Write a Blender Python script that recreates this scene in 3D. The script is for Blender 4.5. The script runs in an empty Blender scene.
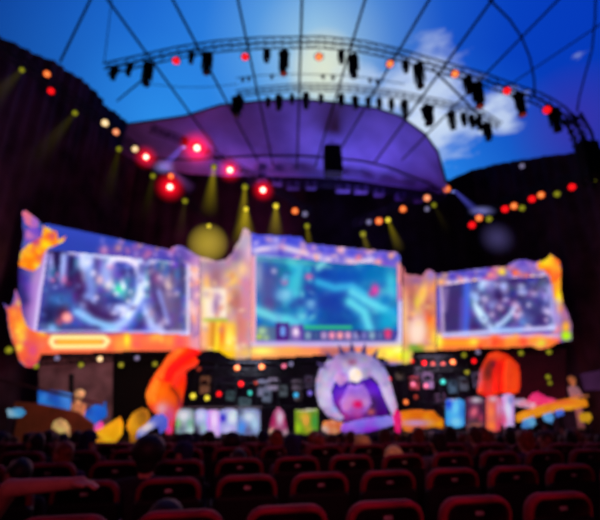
import bpy, bmesh, math, random
import numpy as np
from mathutils import Vector, Matrix, Euler
random.seed(7); np.random.seed(7)
sc = bpy.context.scene; COL = sc.collection
PI = math.pi

# ------------------------------------------------------------------ camera
CAMZ = 1.65; PITCH = math.radians(19.0); F = 400.0
CO = Vector((0, 0, CAMZ))
def ray(px, py):
    x = (px-300)/F; v = (260-py)/F
    return Vector((x, math.cos(PITCH)-v*math.sin(PITCH), math.sin(PITCH)+v*math.cos(PITCH)))
def P(px, py, Y):                       # point seen at a pixel, at distance Y into the hall
    r = ray(px, py); return CO + r*(Y/r.y)
def proj(p):
    d = Vector(p)-CO
    f = d.y*math.cos(PITCH)+d.z*math.sin(PITCH); u = -d.y*math.sin(PITCH)+d.z*math.cos(PITCH)
    return 300+F*d.x/f, 260-F*u/f
cam = bpy.data.cameras.new('camera'); camo = bpy.data.objects.new('camera', cam); COL.objects.link(camo)
camo.location = CO; camo.rotation_euler = (PI/2+PITCH, 0, 0)
cam.sensor_width = 36; cam.lens = 24; cam.clip_end = 500; cam.clip_start = 0.05
cam.dof.use_dof = True; cam.dof.focus_distance = 0.5; cam.dof.aperture_fstop = 3.7
sc.camera = camo
sc.view_settings.view_transform = 'Standard'
sc.view_settings.look = 'None'

# ------------------------------------------------------------------ colour and materials
def lin1(c):
    c = np.clip(np.asarray(c, float)/255.0, 0, 1)
    return np.where(c <= 0.04045, c/12.92, ((c+0.055)/1.055)**2.4)
def rgb(c): return tuple(lin1(c))+(1.0,)
MATS = {}
def mat(name, c=(128, 128, 128), rough=.7, emit=None, es=1.0, metal=0.0, noise=0.0, nscale=8.0, backface=False):
    if name in MATS: return MATS[name]
    m = bpy.data.materials.new(name); m.use_nodes = True; nt = m.node_tree
    b = nt.nodes['Principled BSDF']
    b.inputs['Base Color'].default_value = rgb(c); b.inputs['Roughness'].default_value = rough; b.inputs['Metallic'].default_value = metal
    b.inputs['Specular IOR Level'].default_value = 0.25
    if noise > 0:
        tc = nt.nodes.new('ShaderNodeTexCoord'); n = nt.nodes.new('ShaderNodeTexNoise'); n.inputs['Scale'].default_value = nscale
        r = nt.nodes.new('ShaderNodeValToRGB')
        k = np.array(c, float)
        r.color_ramp.elements[0].color = rgb(k*(1-noise)); r.color_ramp.elements[0].position = .3
        r.color_ramp.elements[1].color = rgb(np.minimum(k*(1+noise), 255)); r.color_ramp.elements[1].position = .7
        nt.links.new(tc.outputs['Object'], n.inputs['Vector']); nt.links.new(n.outputs['Fac'], r.inputs['Fac']); nt.links.new(r.outputs['Color'], b.inputs['Base Color'])
    if emit is not None:
        b.inputs['Emission Color'].default_value = rgb(emit); b.inputs['Emission Strength'].default_value = es
    MATS[name] = m; return m
def paint_mat(name, es, diffuse):
    m = bpy.data.materials.new(name); m.use_nodes = True; nt = m.node_tree; b = nt.nodes['Principled BSDF']
    a = nt.nodes.new('ShaderNodeVertexColor'); a.layer_name = 'Col'
    b.inputs['Roughness'].default_value = .8; b.inputs['Specular IOR Level'].default_value = 0.1
    nt.links.new(a.outputs['Color'], b.inputs['Emission Color']); b.inputs['Emission Strength'].default_value = es
    if diffuse: nt.links.new(a.outputs['Color'], b.inputs['Base Color'])
    else: b.inputs['Base Color'].default_value = (.01, .01, .01, 1)
    MATS[name] = m; return m
LED = paint_mat('led_surface', 1.0, False)
PROP = paint_mat('glowing_painted_prop', .74, True)  # stage light on the props is partly put in as emission

# ------------------------------------------------------------------ mesh builder
class MB:
    def __init__(s): s.v = []; s.f = []; s.m = []; s.col = None
    def add(s, v, f, m=0):
        b = len(s.v); s.v += [tuple(x) for x in v]; s.f += [tuple(b+i for i in q) for q in f]; s.m += [m]*len(f); return s
    def box(s, c, d, m=0, rot=None):
        R = rot.to_matrix() if rot is not None else Matrix.Identity(3); c = Vector(c)
        v = [c+R@Vector((x*d[0]/2, y*d[1]/2, z*d[2]/2)) for x in (-1, 1) for y in (-1, 1) for z in (-1, 1)]
        return s.add(v, [(0, 1, 3, 2), (4, 6, 7, 5), (0, 4, 5, 1), (2, 3, 7, 6), (0, 2, 6, 4), (1, 5, 7, 3)], m)
    def bbox_bev(s, c, d, b=.02, seg=3, m=0, rot=None):
        bm = bmesh.new(); bmesh.ops.create_cube(bm, size=1); bmesh.ops.scale(bm, vec=Vector(d), verts=bm.verts)
        bmesh.ops.bevel(bm, geom=bm.edges[:], offset=b, segments=seg, affect='EDGES', profile=.5)
        R = rot.to_matrix() if rot is not None else Matrix.Identity(3); bm.verts.index_update()
        s.add([Vector(c)+R@v.co for v in bm.verts], [[v.index for v in f.verts] for f in bm.faces], m); bm.free(); return s
    def tube(s, pts, r, k=6, m=0, cap=True):
        pts = [Vector(p) for p in pts]; rs = r if isinstance(r, (list, tuple)) else [r]*len(pts); rings = []
        up = None
        for i, p in enumerate(pts):
            t = (pts[min(i+1, len(pts)-1)]-pts[max(i-1, 0)]).normalized()
            if up is None:
                a = Vector((0, 0, 1)) if abs(t.z) < .9 else Vector((1, 0, 0)); up = (a-t*a.dot(t)).normalized()
            else:
                up = (up-t*up.dot(t)).normalized()
            w = t.cross(up); rings.append([p+(up*math.cos(2*PI*j/k)+w*math.sin(2*PI*j/k))*rs[i] for j in range(k)])
        v = [q for g in rings for q in g]; f = []
        for i in range(len(pts)-1):
            for j in range(k): f.append((i*k+j, i*k+(j+1) % k, (i+1)*k+(j+1) % k, (i+1)*k+j))
        if cap: f += [tuple(range(k-1, -1, -1)), tuple((len(pts)-1)*k+j for j in range(k))]
        return s.add(v, f, m)
    def lathe(s, prof, o=(0, 0, 0), axis=(0, 0, 1), k=14, m=0):
        ax = Vector(axis).normalized(); a = Vector((0, 0, 1)) if abs(ax.z) < .9 else Vector((1, 0, 0))
        u = (a-ax*a.dot(ax)).normalized(); w = ax.cross(u); o = Vector(o)
        v = [o+ax*h+(u*math.cos(2*PI*j/k)+w*math.sin(2*PI*j/k))*max(r, 1e-4) for r, h in prof for j in range(k)]; f = []
        for i in range(len(prof)-1):
            for j in range(k): f.append((i*k+j, i*k+(j+1) % k, (i+1)*k+(j+1) % k, (i+1)*k+j))
        f += [tuple(range(k-1, -1, -1)), tuple((len(prof)-1)*k+j for j in range(k))]
        return s.add(v, f, m)
    def ball(s, c, d, k=14, n=9, m=0, rot=None):
        R = rot.to_matrix() if rot is not None else Matrix.Identity(3); c = Vector(c); v = [c+R@Vector((0, 0, -d[2]))]
        for i in range(1, n):
            t = PI*i/n-PI/2
            for j in range(k):
                a = 2*PI*j/k; v.append(c+R@Vector((d[0]*math.cos(t)*math.cos(a), d[1]*math.cos(t)*math.sin(a), d[2]*math.sin(t))))
        v.append(c+R@Vector((0, 0, d[2]))); L = len(v)-1; f = []
        for j in range(k):
            f.append((0, 1+(j+1) % k, 1+j)); f.append((L, L-k+j, L-k+(j+1) % k))
        for i in range(n-2):
            for j in range(k):
                a = 1+i*k; f.append((a+j, a+(j+1) % k, a+k+(j+1) % k, a+k+j))
        return s.add(v, f, m)
    def cap2(s, a, b, ra, rb, k=12, m=0):           # tapered capsule
        a = Vector(a); b = Vector(b); d = (b-a); L = d.length; prof = []
        for i in range(6): t = PI/2*i/5-PI/2; prof.append((ra*math.cos(t), ra*math.sin(t)))
        for i in range(6): t = PI/2*i/5; prof.append((rb*math.cos(t), L+rb*math.sin(t)))
        return s.lathe(prof, a, d, k, m)
    def mesh(s, name, mats, off=(0, 0, 0), smooth=False):
        me = bpy.data.meshes.new(name); o = Vector(off)
        me.from_pydata([Vector(x)-o for x in s.v], [], s.f)
        for mm in mats: me.materials.append(mm)
        me.polygons.foreach_set('material_index', s.m)
        if smooth: me.polygons.foreach_set('use_smooth', [True]*len(s.f))
        if s.col is not None:
            ca = me.color_attributes.new('Col', 'FLOAT_COLOR', 'POINT')
            ca.data.foreach_set('color', np.concatenate([s.col, np.ones((len(s.col), 1))], 1).astype(np.float32).ravel())
        me.update(); return me
    def build(s, name, mats, parent=None, off=None, smooth=False, label=None):
        if not isinstance(mats, (list, tuple)): mats = [mats]
        if off is None: off = root_loc(parent)
        return link(name, s.mesh(name, mats, off, smooth), parent, label)
def root_loc(p):
    v = Vector((0, 0, 0))
    while p is not None: v += p.location; p = p.parent
    return v
def link(name, me, parent=None, label=None):
    o = bpy.data.objects.new(name, me); COL.objects.link(o)
    if parent is not None: o.parent = parent
    if label: o['label'] = label
    return o
def tag(o, label=None, cat=None, group=None, kind=None):
    for k, v in (('label', label), ('category', cat), ('group', group), ('kind', kind)):
        if v: o[k] = v
    return o
def thing(name, label, cat, loc=(0, 0, 0), rz=0, group=None, kind=None):
    o = bpy.data.objects.new(name, None); COL.objects.link(o); o.location = loc; o.rotation_euler = (0, 0, rz); o.empty_display_size = .1
    return tag(o, label, cat, group, kind)
def dup(root, loc, rz=0, label=None, group=None):
    r = root.copy(); COL.objects.link(r); r.location = loc; r.rotation_euler = (0, 0, rz)
    if label: r['label'] = label
    if group: r['group'] = group
    for ch in list(root.children):
        c = ch.copy(); COL.objects.link(c); c.parent = r
        for g in list(ch.children):
            d = g.copy(); COL.objects.link(d); d.parent = c
    return r
ORD = ['', 'first', 'second', 'third', 'fourth', 'fifth', 'sixth', 'seventh', 'eighth', 'ninth', 'tenth', 'eleventh', 'twelfth', 'thirteenth', 'fourteenth', 'fifteenth', 'sixteenth', 'seventeenth', 'eighteenth', 'nineteenth', 'twentieth']
TENS = {20: 'twenty', 30: 'thirty', 40: 'forty', 50: 'fifty'}
def nth(i):
    if i <= 20: return ORD[i]
    t = i//10*10
    return {30: 'thirtieth', 40: 'fortieth', 50: 'fiftieth'}[i] if i % 10 == 0 else TENS[t]+'-'+ORD[i % 10]

# ------------------------------------------------------------------ painting (colour attributes on fine meshes)
def vnoise(X, Y, scale, seed):
    rs = np.random.RandomState(seed); g = rs.rand(96, 96, 3)
    x = (X/scale) % 90; y = (Y/scale) % 90; i = x.astype(int); j = y.astype(int); u = (x-i)[:, None]; v = (y-j)[:, None]
    u = u*u*(3-2*u); v = v*v*(3-2*v)
    return (g[i, j]*(1-u)+g[i+1, j]*u)*(1-v)+(g[i, j+1]*(1-u)+g[i+1, j+1]*u)*v
class Paint:
    def __init__(s, X, Y, base): s.X = X; s.Y = Y; s.c = np.tile(np.array(base, float), (len(X), 1))
    def mix(s, w, c): w = np.clip(w, 0, 1)[:, None]; s.c = s.c*(1-w)+np.array(c, float)*w
    def blob(s, x, y, rx, ry, c, a=1.0, ang=0, hard=1.0):
        dx = s.X-x; dy = s.Y-y; t = math.radians(ang); u = (dx*math.cos(t)+dy*math.sin(t))/rx; v = (-dx*math.sin(t)+dy*math.cos(t))/ry
        s.mix(a*np.exp(-((u*u+v*v)**hard)), c)
    def line(s, pts, w, c, a=1.0):
        d = np.full(len(s.X), 1e9)
        for (x0, y0), (x1, y1) in zip(pts[:-1], pts[1:]):
            L = (x1-x0)**2+(y1-y0)**2+1e-9; t = np.clip(((s.X-x0)*(x1-x0)+(s.Y-y0)*(y1-y0))/L, 0, 1)
            d = np.minimum(d, np.hypot(s.X-x0-t*(x1-x0), s.Y-y0-t*(y1-y0)))
        s.mix(a*np.exp(-(d/w)**2), c)
    def rect(s, x0, y0, x1, y1, c, a=1.0, soft=1.0):
        f = lambda t: 1/(1+np.exp(-np.clip(t/soft*3, -40, 40)))
        s.mix(a*f(s.X-x0)*f(x1-s.X)*f(s.Y-y0)*f(y1-s.Y), c)
    def noise(s, amt, scale, seed=1, mono=False):
        n = vnoise(s.X, s.Y, scale, seed)-.5
        if mono: n = n[:, :1].repeat(3, 1)
        s.c = s.c+n*2*amt
    def scatter(s, n, box, r, cols, seed, a=.8):
        rs = random.Random(seed)
        for _ in range(n):
            k = rs.uniform(.6, 1.4); s.blob(rs.uniform(box[0], box[2]), rs.uniform(box[1], box[3]), r*k*rs.uniform(.6, 1.6), r*k*rs.uniform(.6, 1.6), rs.choice(cols), a, rs.uniform(0, 180))
    def out(s):
        k = getattr(s, 'k', 1.12); m = s.c.mean(0); c = m+(s.c-m)*k
        sat = getattr(s, 'sat', 1.08); g = c.mean(1, keepdims=True); c = g+(c-g)*sat
        return lin1(np.clip(c+getattr(s, 'lift', 0), 0, 255))

class Plane:                                  # upright plane through two plan points
    def __init__(s, a, b):
        s.a = Vector((a[0], a[1], 0)); s.b = Vector((b[0], b[1], 0)); t = s.b-s.a; n = Vector((t.y, -t.x, 0)).normalized()
        s.n = n if n.dot(CO-s.a) > 0 else -n
    def hit(s, px, py, off=0.0):
        r = ray(px, py); q = s.a+s.n*off; t = (q-CO).dot(s.n)/r.dot(s.n); return CO+r*t
def flat(Y, slope=.19):                        # plane parallel with the seat rows, at distance Y straight ahead
    return Plane((0, Y), (1, Y+slope))
def inside(poly, X, Y):
    r = np.zeros(len(X), bool); n = len(poly)
    for i in range(n):
        x0, y0 = poly[i]; x1, y1 = poly[i-1]
        if y0 == y1: continue
        c = ((y0 > Y) != (y1 > Y)) & (X < (x1-x0)*(Y-y0)/(y1-y0)+x0); r ^= c
    return r
def edge_dist(poly, X, Y):
    d = np.full(len(X), 1e9); n = len(poly)
    for i in range(n):
        x0, y0 = poly[i]; x1, y1 = poly[i-1]; L = (x1-x0)**2+(y1-y0)**2+1e-9
        t = np.clip(((X-x0)*(x1-x0)+(Y-y0)*(y1-y0))/L, 0, 1); d = np.minimum(d, np.hypot(X-x0-t*(x1-x0), Y-y0-t*(y1-y0)))
    return d
def surface(name, poly, plane, paint, parent=None, off=0.0, step=1.0, m=None, bulge=0.0, soft=4.0, back=False, label=None):
    """painted sheet (or, with bulge, a swollen relief closed at the back) of the given outline on an upright plane"""
    xs = [p[0] for p in poly]; ys = [p[1] for p in poly]; x0, y0 = min(xs)-step, min(ys)-step
    nx = int((max(xs)-x0)/step)+2; ny = int((max(ys)-y0)/step)+2
    gx, gy = np.meshgrid(x0+np.arange(nx+1)*step, y0+np.arange(ny+1)*step, indexing='ij')
    cx = (gx[:-1, :-1]+step/2); cy = (gy[:-1, :-1]+step/2); ins = inside(poly, cx.ravel(), cy.ravel()).reshape(cx.shape)
    need = np.zeros(gx.shape, bool)
    for a in (0, 1):
        for b in (0, 1): need[a:nx+a, b:ny+b] |= ins
    idx = -np.ones(gx.shape, int); idx[need] = np.arange(need.sum())
    X = gx[need]; Y = gy[need]; h = np.zeros(len(X))
    if bulge:
        d = edge_dist(poly, X, Y)*inside(poly, X, Y); h = bulge*np.sqrt(np.clip(1-np.exp(-d/soft), 0, 1))
    mb = MB(); v = [plane.hit(x, y, off+k) for x, y, k in zip(X, Y, h)]; f = []
    for i in range(nx):
        for j in range(ny):
            if ins[i, j]: f.append((idx[i, j], idx[i, j+1], idx[i+1, j+1], idx[i+1, j]))
    p = paint(X, Y); col = p.out()
    n = len(v)
    if bulge:
        v2 = [plane.hit(x, y, off)-plane.n*(k*.8+.01) for x, y, k in zip(X, Y, h)]
        ed = {}
        for q in f:
            for a, b in zip(q, q[1:]+q[:1]): ed[(a, b)] = 1
        side = [(b, a, a+n, b+n) for (a, b) in ed if (b, a) not in ed]
        f2 = [tuple(i+n for i in reversed(q)) for q in f]; v = v+v2; f = f+f2+side; col = np.concatenate([col, col])
    mb.add(v, f); mb.col = col
    return mb.build(name, m or LED, parent, smooth=bool(bulge), label=label)
def slab(name, poly, plane, m, parent, off0, off1, label=None):
    """flat panel of the given outline with thickness, between two offsets from the plane"""
    n = len(poly); v = [plane.hit(x, y, 0)+plane.n*off1 for x, y in poly]+[plane.hit(x, y, 0)+plane.n*off0 for x, y in poly]
    f = [tuple(range(n)), tuple(range(2*n-1, n-1, -1))]+[(i, (i+1) % n, n+(i+1) % n, n+i) for i in range(n)]
    return MB().add(v, f).build(name, m, parent, label=label)

BLACK = mat('black_metal', (13, 12, 15), .6, noise=.3, nscale=6)
DARK = mat('dark_truss_metal', (24, 25, 34), .55, noise=.25, nscale=5)
CABLE = mat('dark_cable', (10, 16, 40), .8, noise=.2, nscale=3)
# ------------------------------------------------------------------ dusk sky
w = bpy.data.worlds.new('dusk_sky'); sc.world = w; w.use_nodes = True; nt = w.node_tree; N = nt.nodes; L = nt.links
bg = N['Background']; tc = N.new('ShaderNodeTexCoord')
def vdot(d):
    n = N.new('ShaderNodeVectorMath'); n.operation = 'DOT_PRODUCT'; d = Vector(d).normalized(); n.inputs[1].default_value = d
    L.new(tc.outputs['Generated'], n.inputs[0]); return n.outputs['Value']
def math1(op, a, b=None, clamp=False):
    n = N.new('ShaderNodeMath'); n.operation = op; n.use_clamp = clamp
    for i, x in enumerate((a, b)):
        if x is None: continue
        if isinstance(x, (int, float)): n.inputs[i].default_value = x
        else: L.new(x, n.inputs[i])
    return n.outputs[0]
def ramp(fac, stops):
    n = N.new('ShaderNodeValToRGB'); cr = n.color_ramp
    while len(cr.elements) < len(stops): cr.elements.new(.5)
    for e, (p, c) in zip(cr.elements, stops): e.position = p; e.color = rgb(c) if len(c) == 3 else c
    L.new(fac, n.inputs['Fac']); return n.outputs['Color']
def mixc(f, a, b):
    n = N.new('ShaderNodeMix'); n.data_type = 'RGBA'
    L.new(f, n.inputs[0])
    for i, x in ((6, a), (7, b)):
        if isinstance(x, tuple): n.inputs[i].default_value = x
        else: L.new(x, n.inputs[i])
    return n.outputs[2]
def angle(px, py, sc_):                         # angle from the direction seen at a pixel, divided by a scale in radians
    return math1('DIVIDE', math1('ARCCOSINE', math1('MINIMUM', vdot(ray(px, py)), .99999)), sc_)
glow = angle(322, 60, 1.6)
base = ramp(glow, [(0, (175, 208, 228)), (.045, (145, 192, 228)), (.10, (88, 152, 222)), (.165, (36, 108, 212)), (.24, (12, 76, 195)), (.33, (5, 52, 165)), (.46, (5, 34, 112)), (.62, (6, 14, 45)), (1.0, (3, 5, 16))])
left = angle(160, 125, .42)                      # lighter band low on the left
base = mixc(ramp(left, [(0, (.75, .75, .75, 1)), (.45, (.3, .3, .3, 1)), (1, (0, 0, 0, 1))]), base, rgb((50, 158, 246)))
azure = angle(445, 172, .26)
base = mixc(ramp(azure, [(0, (.95, .95, .95, 1)), (.4, (.6, .6, .6, 1)), (1, (0, 0, 0, 1))]), base, rgb((45, 150, 245)))
rightb = angle(575, 20, .5)
base = mixc(ramp(rightb, [(0, (.85, .85, .85, 1)), (.5, (.5, .5, .5, 1)), (1, (0, 0, 0, 1))]), base, rgb((4, 58, 190)))
core = angle(324, 70, .088)
base = mixc(ramp(core, [(0, (.8, .8, .8, 1)), (.55, (.6, .6, .6, 1)), (1, (0, 0, 0, 1))]), base, rgb((232, 236, 205)))
pur = angle(575, 125, .12)
base = mixc(ramp(pur, [(0, (.55, .55, .55, 1)), (1, (0, 0, 0, 1))]), base, rgb((75, 45, 160)))
mp = N.new('ShaderNodeMapping'); mp.inputs['Scale'].default_value = (7, 7, 17); L.new(tc.outputs['Generated'], mp.inputs['Vector'])
nz = N.new('ShaderNodeTexNoise'); nz.inputs['Scale'].default_value = 1.0; nz.inputs['Detail'].default_value = 5; nz.inputs['Roughness'].default_value = .55
L.new(mp.outputs['Vector'], nz.inputs['Vector'])
def cloud(px, py, r, lo, hi, amt, prev):
    a = angle(px, py, r); fall = math1('SUBTRACT', 1.0, a, True)
    k = math1('ADD', nz.outputs['Fac'], math1('MULTIPLY', fall, .55))
    m_ = ramp(k, [(lo, (0, 0, 0, 1)), (hi, (amt, amt, amt, 1))])
    return mixc(m_, prev, rgb((205, 222, 245)))
base = cloud(432, 98, .18, .70, .95, .85, base)
base = cloud(436, 138, .15, .70, .93, .85, base)
base = cloud(502, 114, .10, .80, 1.0, .8, base)
base = cloud(360, 82, .11, .80, 1.0, .5, base)
L.new(base, bg.inputs['Color']); bg.inputs['Strength'].default_value = 1.0

# ------------------------------------------------------------------ floor, walls
def floor_z(y): return 0.0 if y < 6 else -(y-6)*.095 if y < 24 else -1.71
mb = MB(); ys = [-6, 0, 6, 12, 18, 24, 30, 44]; xs = [-26, -13, 0, 13, 26]
mb.add([(x, y, floor_z(y)) for y in ys for x in xs], [(i*5+j, i*5+j+1, i*5+j+6, i*5+j+5) for i in range(len(ys)-1) for j in range(4)])
tag(mb.build('floor', mat('floor_concrete', (20, 15, 18), .85, noise=.3, nscale=1.5)), kind='structure')
def curtain(name, plan, top, zb, m, amp=.18, wl=1.1):
    """hanging dark drape along a plan line with soft folds and a sloping top"""
    pts = []; s = 0
    for (a, b) in zip(plan[:-1], plan[1:]):
        a = Vector((*a, 0)); b = Vector((*b, 0)); Ln = (b-a).length; n = max(2, int(Ln/.22)); nn = Vector(((b-a).y, -(b-a).x, 0)).normalized()
        for i in range(n):
            t = i/n; p = a.lerp(b, t); d = s+Ln*t
            pts.append((p+nn*amp*(math.sin(d*2*PI/wl)*.6+.5*math.sin(d*2*PI/wl*.37+1)), p.y))
        s += Ln
    mb = MB(); nz_ = 8; v = []
    for p, y in pts:
        tz = top(p, y)
        for k in range(nz_+1): v.append((p.x, p.y, zb+(tz-zb)*k/nz_))
    f = [(i*(nz_+1)+k, (i+1)*(nz_+1)+k, (i+1)*(nz_+1)+k+1, i*(nz_+1)+k+1) for i in range(len(pts)-1) for k in range(nz_)]
    return tag(mb.add(v, f).build(name, m, smooth=True), kind='structure')
DRAPE = mat('dark_plum_drape', (78, 52, 68), .95, noise=.35, nscale=.5)
BACK = mat('black_backdrop', (62, 48, 66), .95, noise=.3, nscale=.4)
# left wall: sloping top taken from where it stands (x = -17)
def edge_pts(pix, plan_x=None, plane=None):
    out = []
    for px, py in pix:
        r = ray(px, py); t = plan_x/r.x if plane is None else None
        q = CO+r*t if t else plane.hit(px, py); out.append((q.y, q.z))
    return sorted(out)
LE = edge_pts([(-120, -30), (-60, 5), (0, 33), (30, 49), (60, 62), (95, 86), (110, 106), (130, 121), (140, 135)], plan_x=-17.0)
def interp(tab, y):
    if y <= tab[0][0]: return tab[0][1]
    for (a, za), (b, zb) in zip(tab[:-1], tab[1:]):
        if y <= b: return za+(zb-za)*(y-a)/(b-a)
    return tab[-1][1]
curtain('wall_left', [(-17.3, 4), (-17.3, 37)], lambda p, y: interp(LE, y), -1.72, DRAPE)
RP = Plane((23.2, 14.0), (18.2, 37.0))
RE = edge_pts([(440, 186), (446, 181), (455, 174), (500, 163), (545, 156), (600, 149), (680, 130)], plane=RP)
curtain('wall_right', [(24.94, 6.0), (18.2, 37.0)], lambda p, y: interp(RE, y), -1.72, DRAPE)
BT = sorted((P(a, b, 37.0).x, P(a, b, 37.0).z) for a, b in [(60, 150), (125, 150), (190, 168), (215, 172), (300, 174), (430, 186), (446, 181), (473, 169.5), (510, 160)])
def back_top(x): return interp(BT, x)
curtain('wall_back', [(-17.5, 37.0), (18.6, 37.0)], lambda p, y: back_top(p.x), -1.72, BACK, .12, 1.6)

# ------------------------------------------------------------------ purple canopy over the stage, with rim and seams
rim = [(128, 124), (150, 121), (185, 116), (220, 105), (260, 101), (300, 99), (340, 103), (375, 108), (400, 116), (425, 134), (438, 152), (446, 181)]
low = [(118, 152), (150, 168), (190, 174), (225, 176), (262, 176), (300, 177), (328, 178), (355, 180), (378, 184), (400, 188), (425, 191), (447, 195)]
def canopy_pt(u, v):
    i = min(int(u), len(rim)-2); t = u-i
    a = P(*(np.array(rim[i])*(1-t)+np.array(rim[i+1])*t), 26.0); b = P(*(np.array(low[i])*(1-t)+np.array(low[i+1])*t), 34.0)
    q = a.lerp(b, v); q.z -= .5*math.sin(PI*v)*(1 if True else 0); return q
cn = thing('stage_canopy', 'purple fabric stage canopy with curved dark rim spread under the evening sky', 'canopy', tuple(P(300, 176, 34)))
MEM = mat('canopy_fabric', (165, 160, 240), .9, noise=.12, nscale=.35)
mb = MB(); nu, nv = 66, 12
mb.add([canopy_pt(u/6, k/nv) for u in range(nu+1) for k in range(nv+1)], [(u*(nv+1)+k, u*(nv+1)+k+1, (u+1)*(nv+1)+k+1, (u+1)*(nv+1)+k) for u in range(nu) for k in range(nv)])
mb.build('membrane', MEM, cn, smooth=True)
MB().tube([canopy_pt(u/4, 0) for u in range(45)], .09, 6).build('rim', DARK, cn)
for vv in (.62,):
    MB().tube([canopy_pt(u/4, vv)-Vector((0, .05, .12)) for u in range(4, 45)], .07, 6).build('seam', DARK, cn)

# ------------------------------------------------------------------ roof cables fanning out over the audience
def cable(label, a, b, r=.05, mid=None, g='cables fanning out over the hall', sag=0.0):
    pts = []
    for i in range(13 if mid is None else 0):
        t = i/12; p = Vector(a).lerp(Vector(b), t); p.z -= sag*math.sin(PI*t); pts.append(p)
    o = MB().tube(pts if mid is None else mid, r, 6).build('canopy_cable', CABLE, None, (0, 0, 0))
    return tag(o, label, 'cable', g)
fan = [(108, 0, 218, 152, .07), (173, 0, 258, 161, .07), (238, 0, 273, 165, .07), (302, 0, 297, 169, .08), (365, 0, 315, 167, .07), (429, 0, 332, 163, .07), (492, 0, 375, 162, .07), (558, 0, 402, 160, .06)]
for i, (x0, y0, x1, y1, r) in enumerate(fan):
    k = 60/(y1-y0); xa = x0-(x1-x0)*k; ya = y0-60
    cable('dark straight roof cable, %s from the left of the eight fanning up from the canopy' % nth(i+1), P(xa, ya, 13.0), P(x1, y1, 29.5 if i < 6 else 27.5), r)
cable('short thick dark cable sloping down to the left drape, left of all others', P(100, -20, 15), P(60, 62, 17.6), .06)
cable('thin upright cable hanging to the left end of the long truss', P(113, -10, 18), P(104, 64, 20), .03)
cable('dark strut cable from the long truss down to the left drape edge', P(146, 77, 20.4), P(117, 101, 28), .06)
cable('dark diagonal strut from the long truss down to the right end of the short truss', P(432, 68, 20.6), P(482, 118, 22.6), .07)
cable('thin cable crossing the dark blue sky above the right end of the long truss', P(610, 18, 15), P(505, 88, 20.5), .04)
cable('thick curved cable bending down onto the long truss near its right end', 0, 0, .06, [P(x, y, Y) for x, y, Y in ((470, -30, 15.5), (490, 0, 16.5), (510, 20, 17.5), (522, 38, 18.4), (530, 58, 19.2), (534, 78, 19.8), (535, 97, 20.2))])
cable('curved cable hanging down at the right edge of the sky', 0, 0, .05, [P(x, y, Y) for x, y, Y in ((596, -20, 16.5), (595, 20, 17.5), (592, 50, 18.4), (585, 75, 19.2), (579, 98, 20), (577, 112, 20.3))])
cable('thin slack cable strung across the sky below the long truss on the left', P(150, 84, 23), P(238, 84, 24), .025, sag=.3)
wire = cable('thin catwalk wire carrying tiny lamps just above the short truss', 0, 0, .03, [P(x, y, 24.5) for x, y in ((236, 78), (262, 75), (300, 74), (340, 75), (370, 78), (405, 84))])

# ------------------------------------------------------------------ lighting trusses
def truss(name, label, pts, h=.42, d=.4, r=.045, pitch=.55, group=None, m=DARK):
    pts = [Vector(p) for p in pts]
    seg = [0]
    for a, b in zip(pts[:-1], pts[1:]): seg.append(seg[-1]+(b-a).length)
    n = max(4, int(seg[-1]/pitch)); sm = []
    for i in range(n+1):
        s = seg[-1]*i/n; k = max(j for j in range(len(seg)-1) if seg[j] <= s+1e-6); t = (s-seg[k])/(seg[k+1]-seg[k]); sm.append(pts[k].lerp(pts[k+1], t))
    ch = [[], [], [], []]
    for i, p in enumerate(sm):
        t = sm[min(i+1, n)]-sm[max(i-1, 0)]; s = Vector((t.y, -t.x, 0)); s = s.normalized() if s.length > 1e-3 else Vector((0, 1, 0)); u = s.cross(t).normalized(); u = u if u.z >= 0 else -u
        if abs(u.z) < .05: u = Vector((1, 0, 0))
        ch[0].append(p+s*d/2+u*h/2); ch[1].append(p-s*d/2+u*h/2); ch[2].append(p+s*d/2-u*h/2); ch[3].append(p-s*d/2-u*h/2)
    root = thing(name, label, 'truss', tuple(pts[len(pts)//2]), group=group)
    for c in ch: MB().tube(c, r, 6).build('chord', m, root)
    lc = MB()
    for i in range(n):
        a, b = (0, 2) if i % 2 else (2, 0); lc.tube([ch[a][i], ch[b][i+1]], r*.5, 4); lc.tube([ch[a+1][i], ch[b+1][i+1]], r*.5, 4)
        a, b = (0, 1) if i % 2 else (1, 0); lc.tube([ch[a][i], ch[b][i+1]], r*.5, 4); lc.tube([ch[a+2][i], ch[b+2][i+1]], r*.5, 4)
    lc.build('lacing', m, root); return root, sm
T1 = [(105, 68), (140, 60), (180, 51), (220, 45), (260, 42), (320, 41), (360, 45), (400, 54), (440, 66), (480, 77), (510, 88), (540, 98), (560, 110), (574, 124)]
truss('hanging_truss', 'long arched lighting truss crossing the whole sky, uppermost truss', [P(x, y+1, 20.0) for x, y in T1], .46, .45, .05)
T2 = [(236, 94), (265, 90), (300, 87), (350, 88), (400, 95), (440, 103), (480, 113), (500, 126)]
truss('hanging_truss', 'shorter curved lighting truss hanging just above the canopy rim', [P(x, y, 23.0) for x, y in T2], .3, .35, .04, m=mat('violet_truss_metal', (52, 42, 78), .5, noise=.2))
T3 = [(-10, 40, 14), (47, 80, 17), (80, 105, 19), (110, 128, 21.5), (150, 160, 25), (190, 201, 29), (205, 222, 31)]
truss('hanging_truss', 'sloping truss along the left drape carrying coloured lamps', [P(*q) for q in T3], .4, .4, .045)
T4 = [(150, 128, 24), (185, 141, 26), (230, 163, 28.5), (265, 183, 31), (312, 212, 33)]
truss('hanging_truss', 'dark sloping truss below the left end of the purple canopy', [P(*q) for q in T4], .4, .4, .045)
T5 = [(450, 183, 30), (427, 192, 31), (403, 202, 32), (378, 213, 33), (352, 224, 34)]
truss('hanging_truss', 'dark sloping truss below the right end of the purple canopy', [P(*q) for q in T5], .4, .4, .045)
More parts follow.
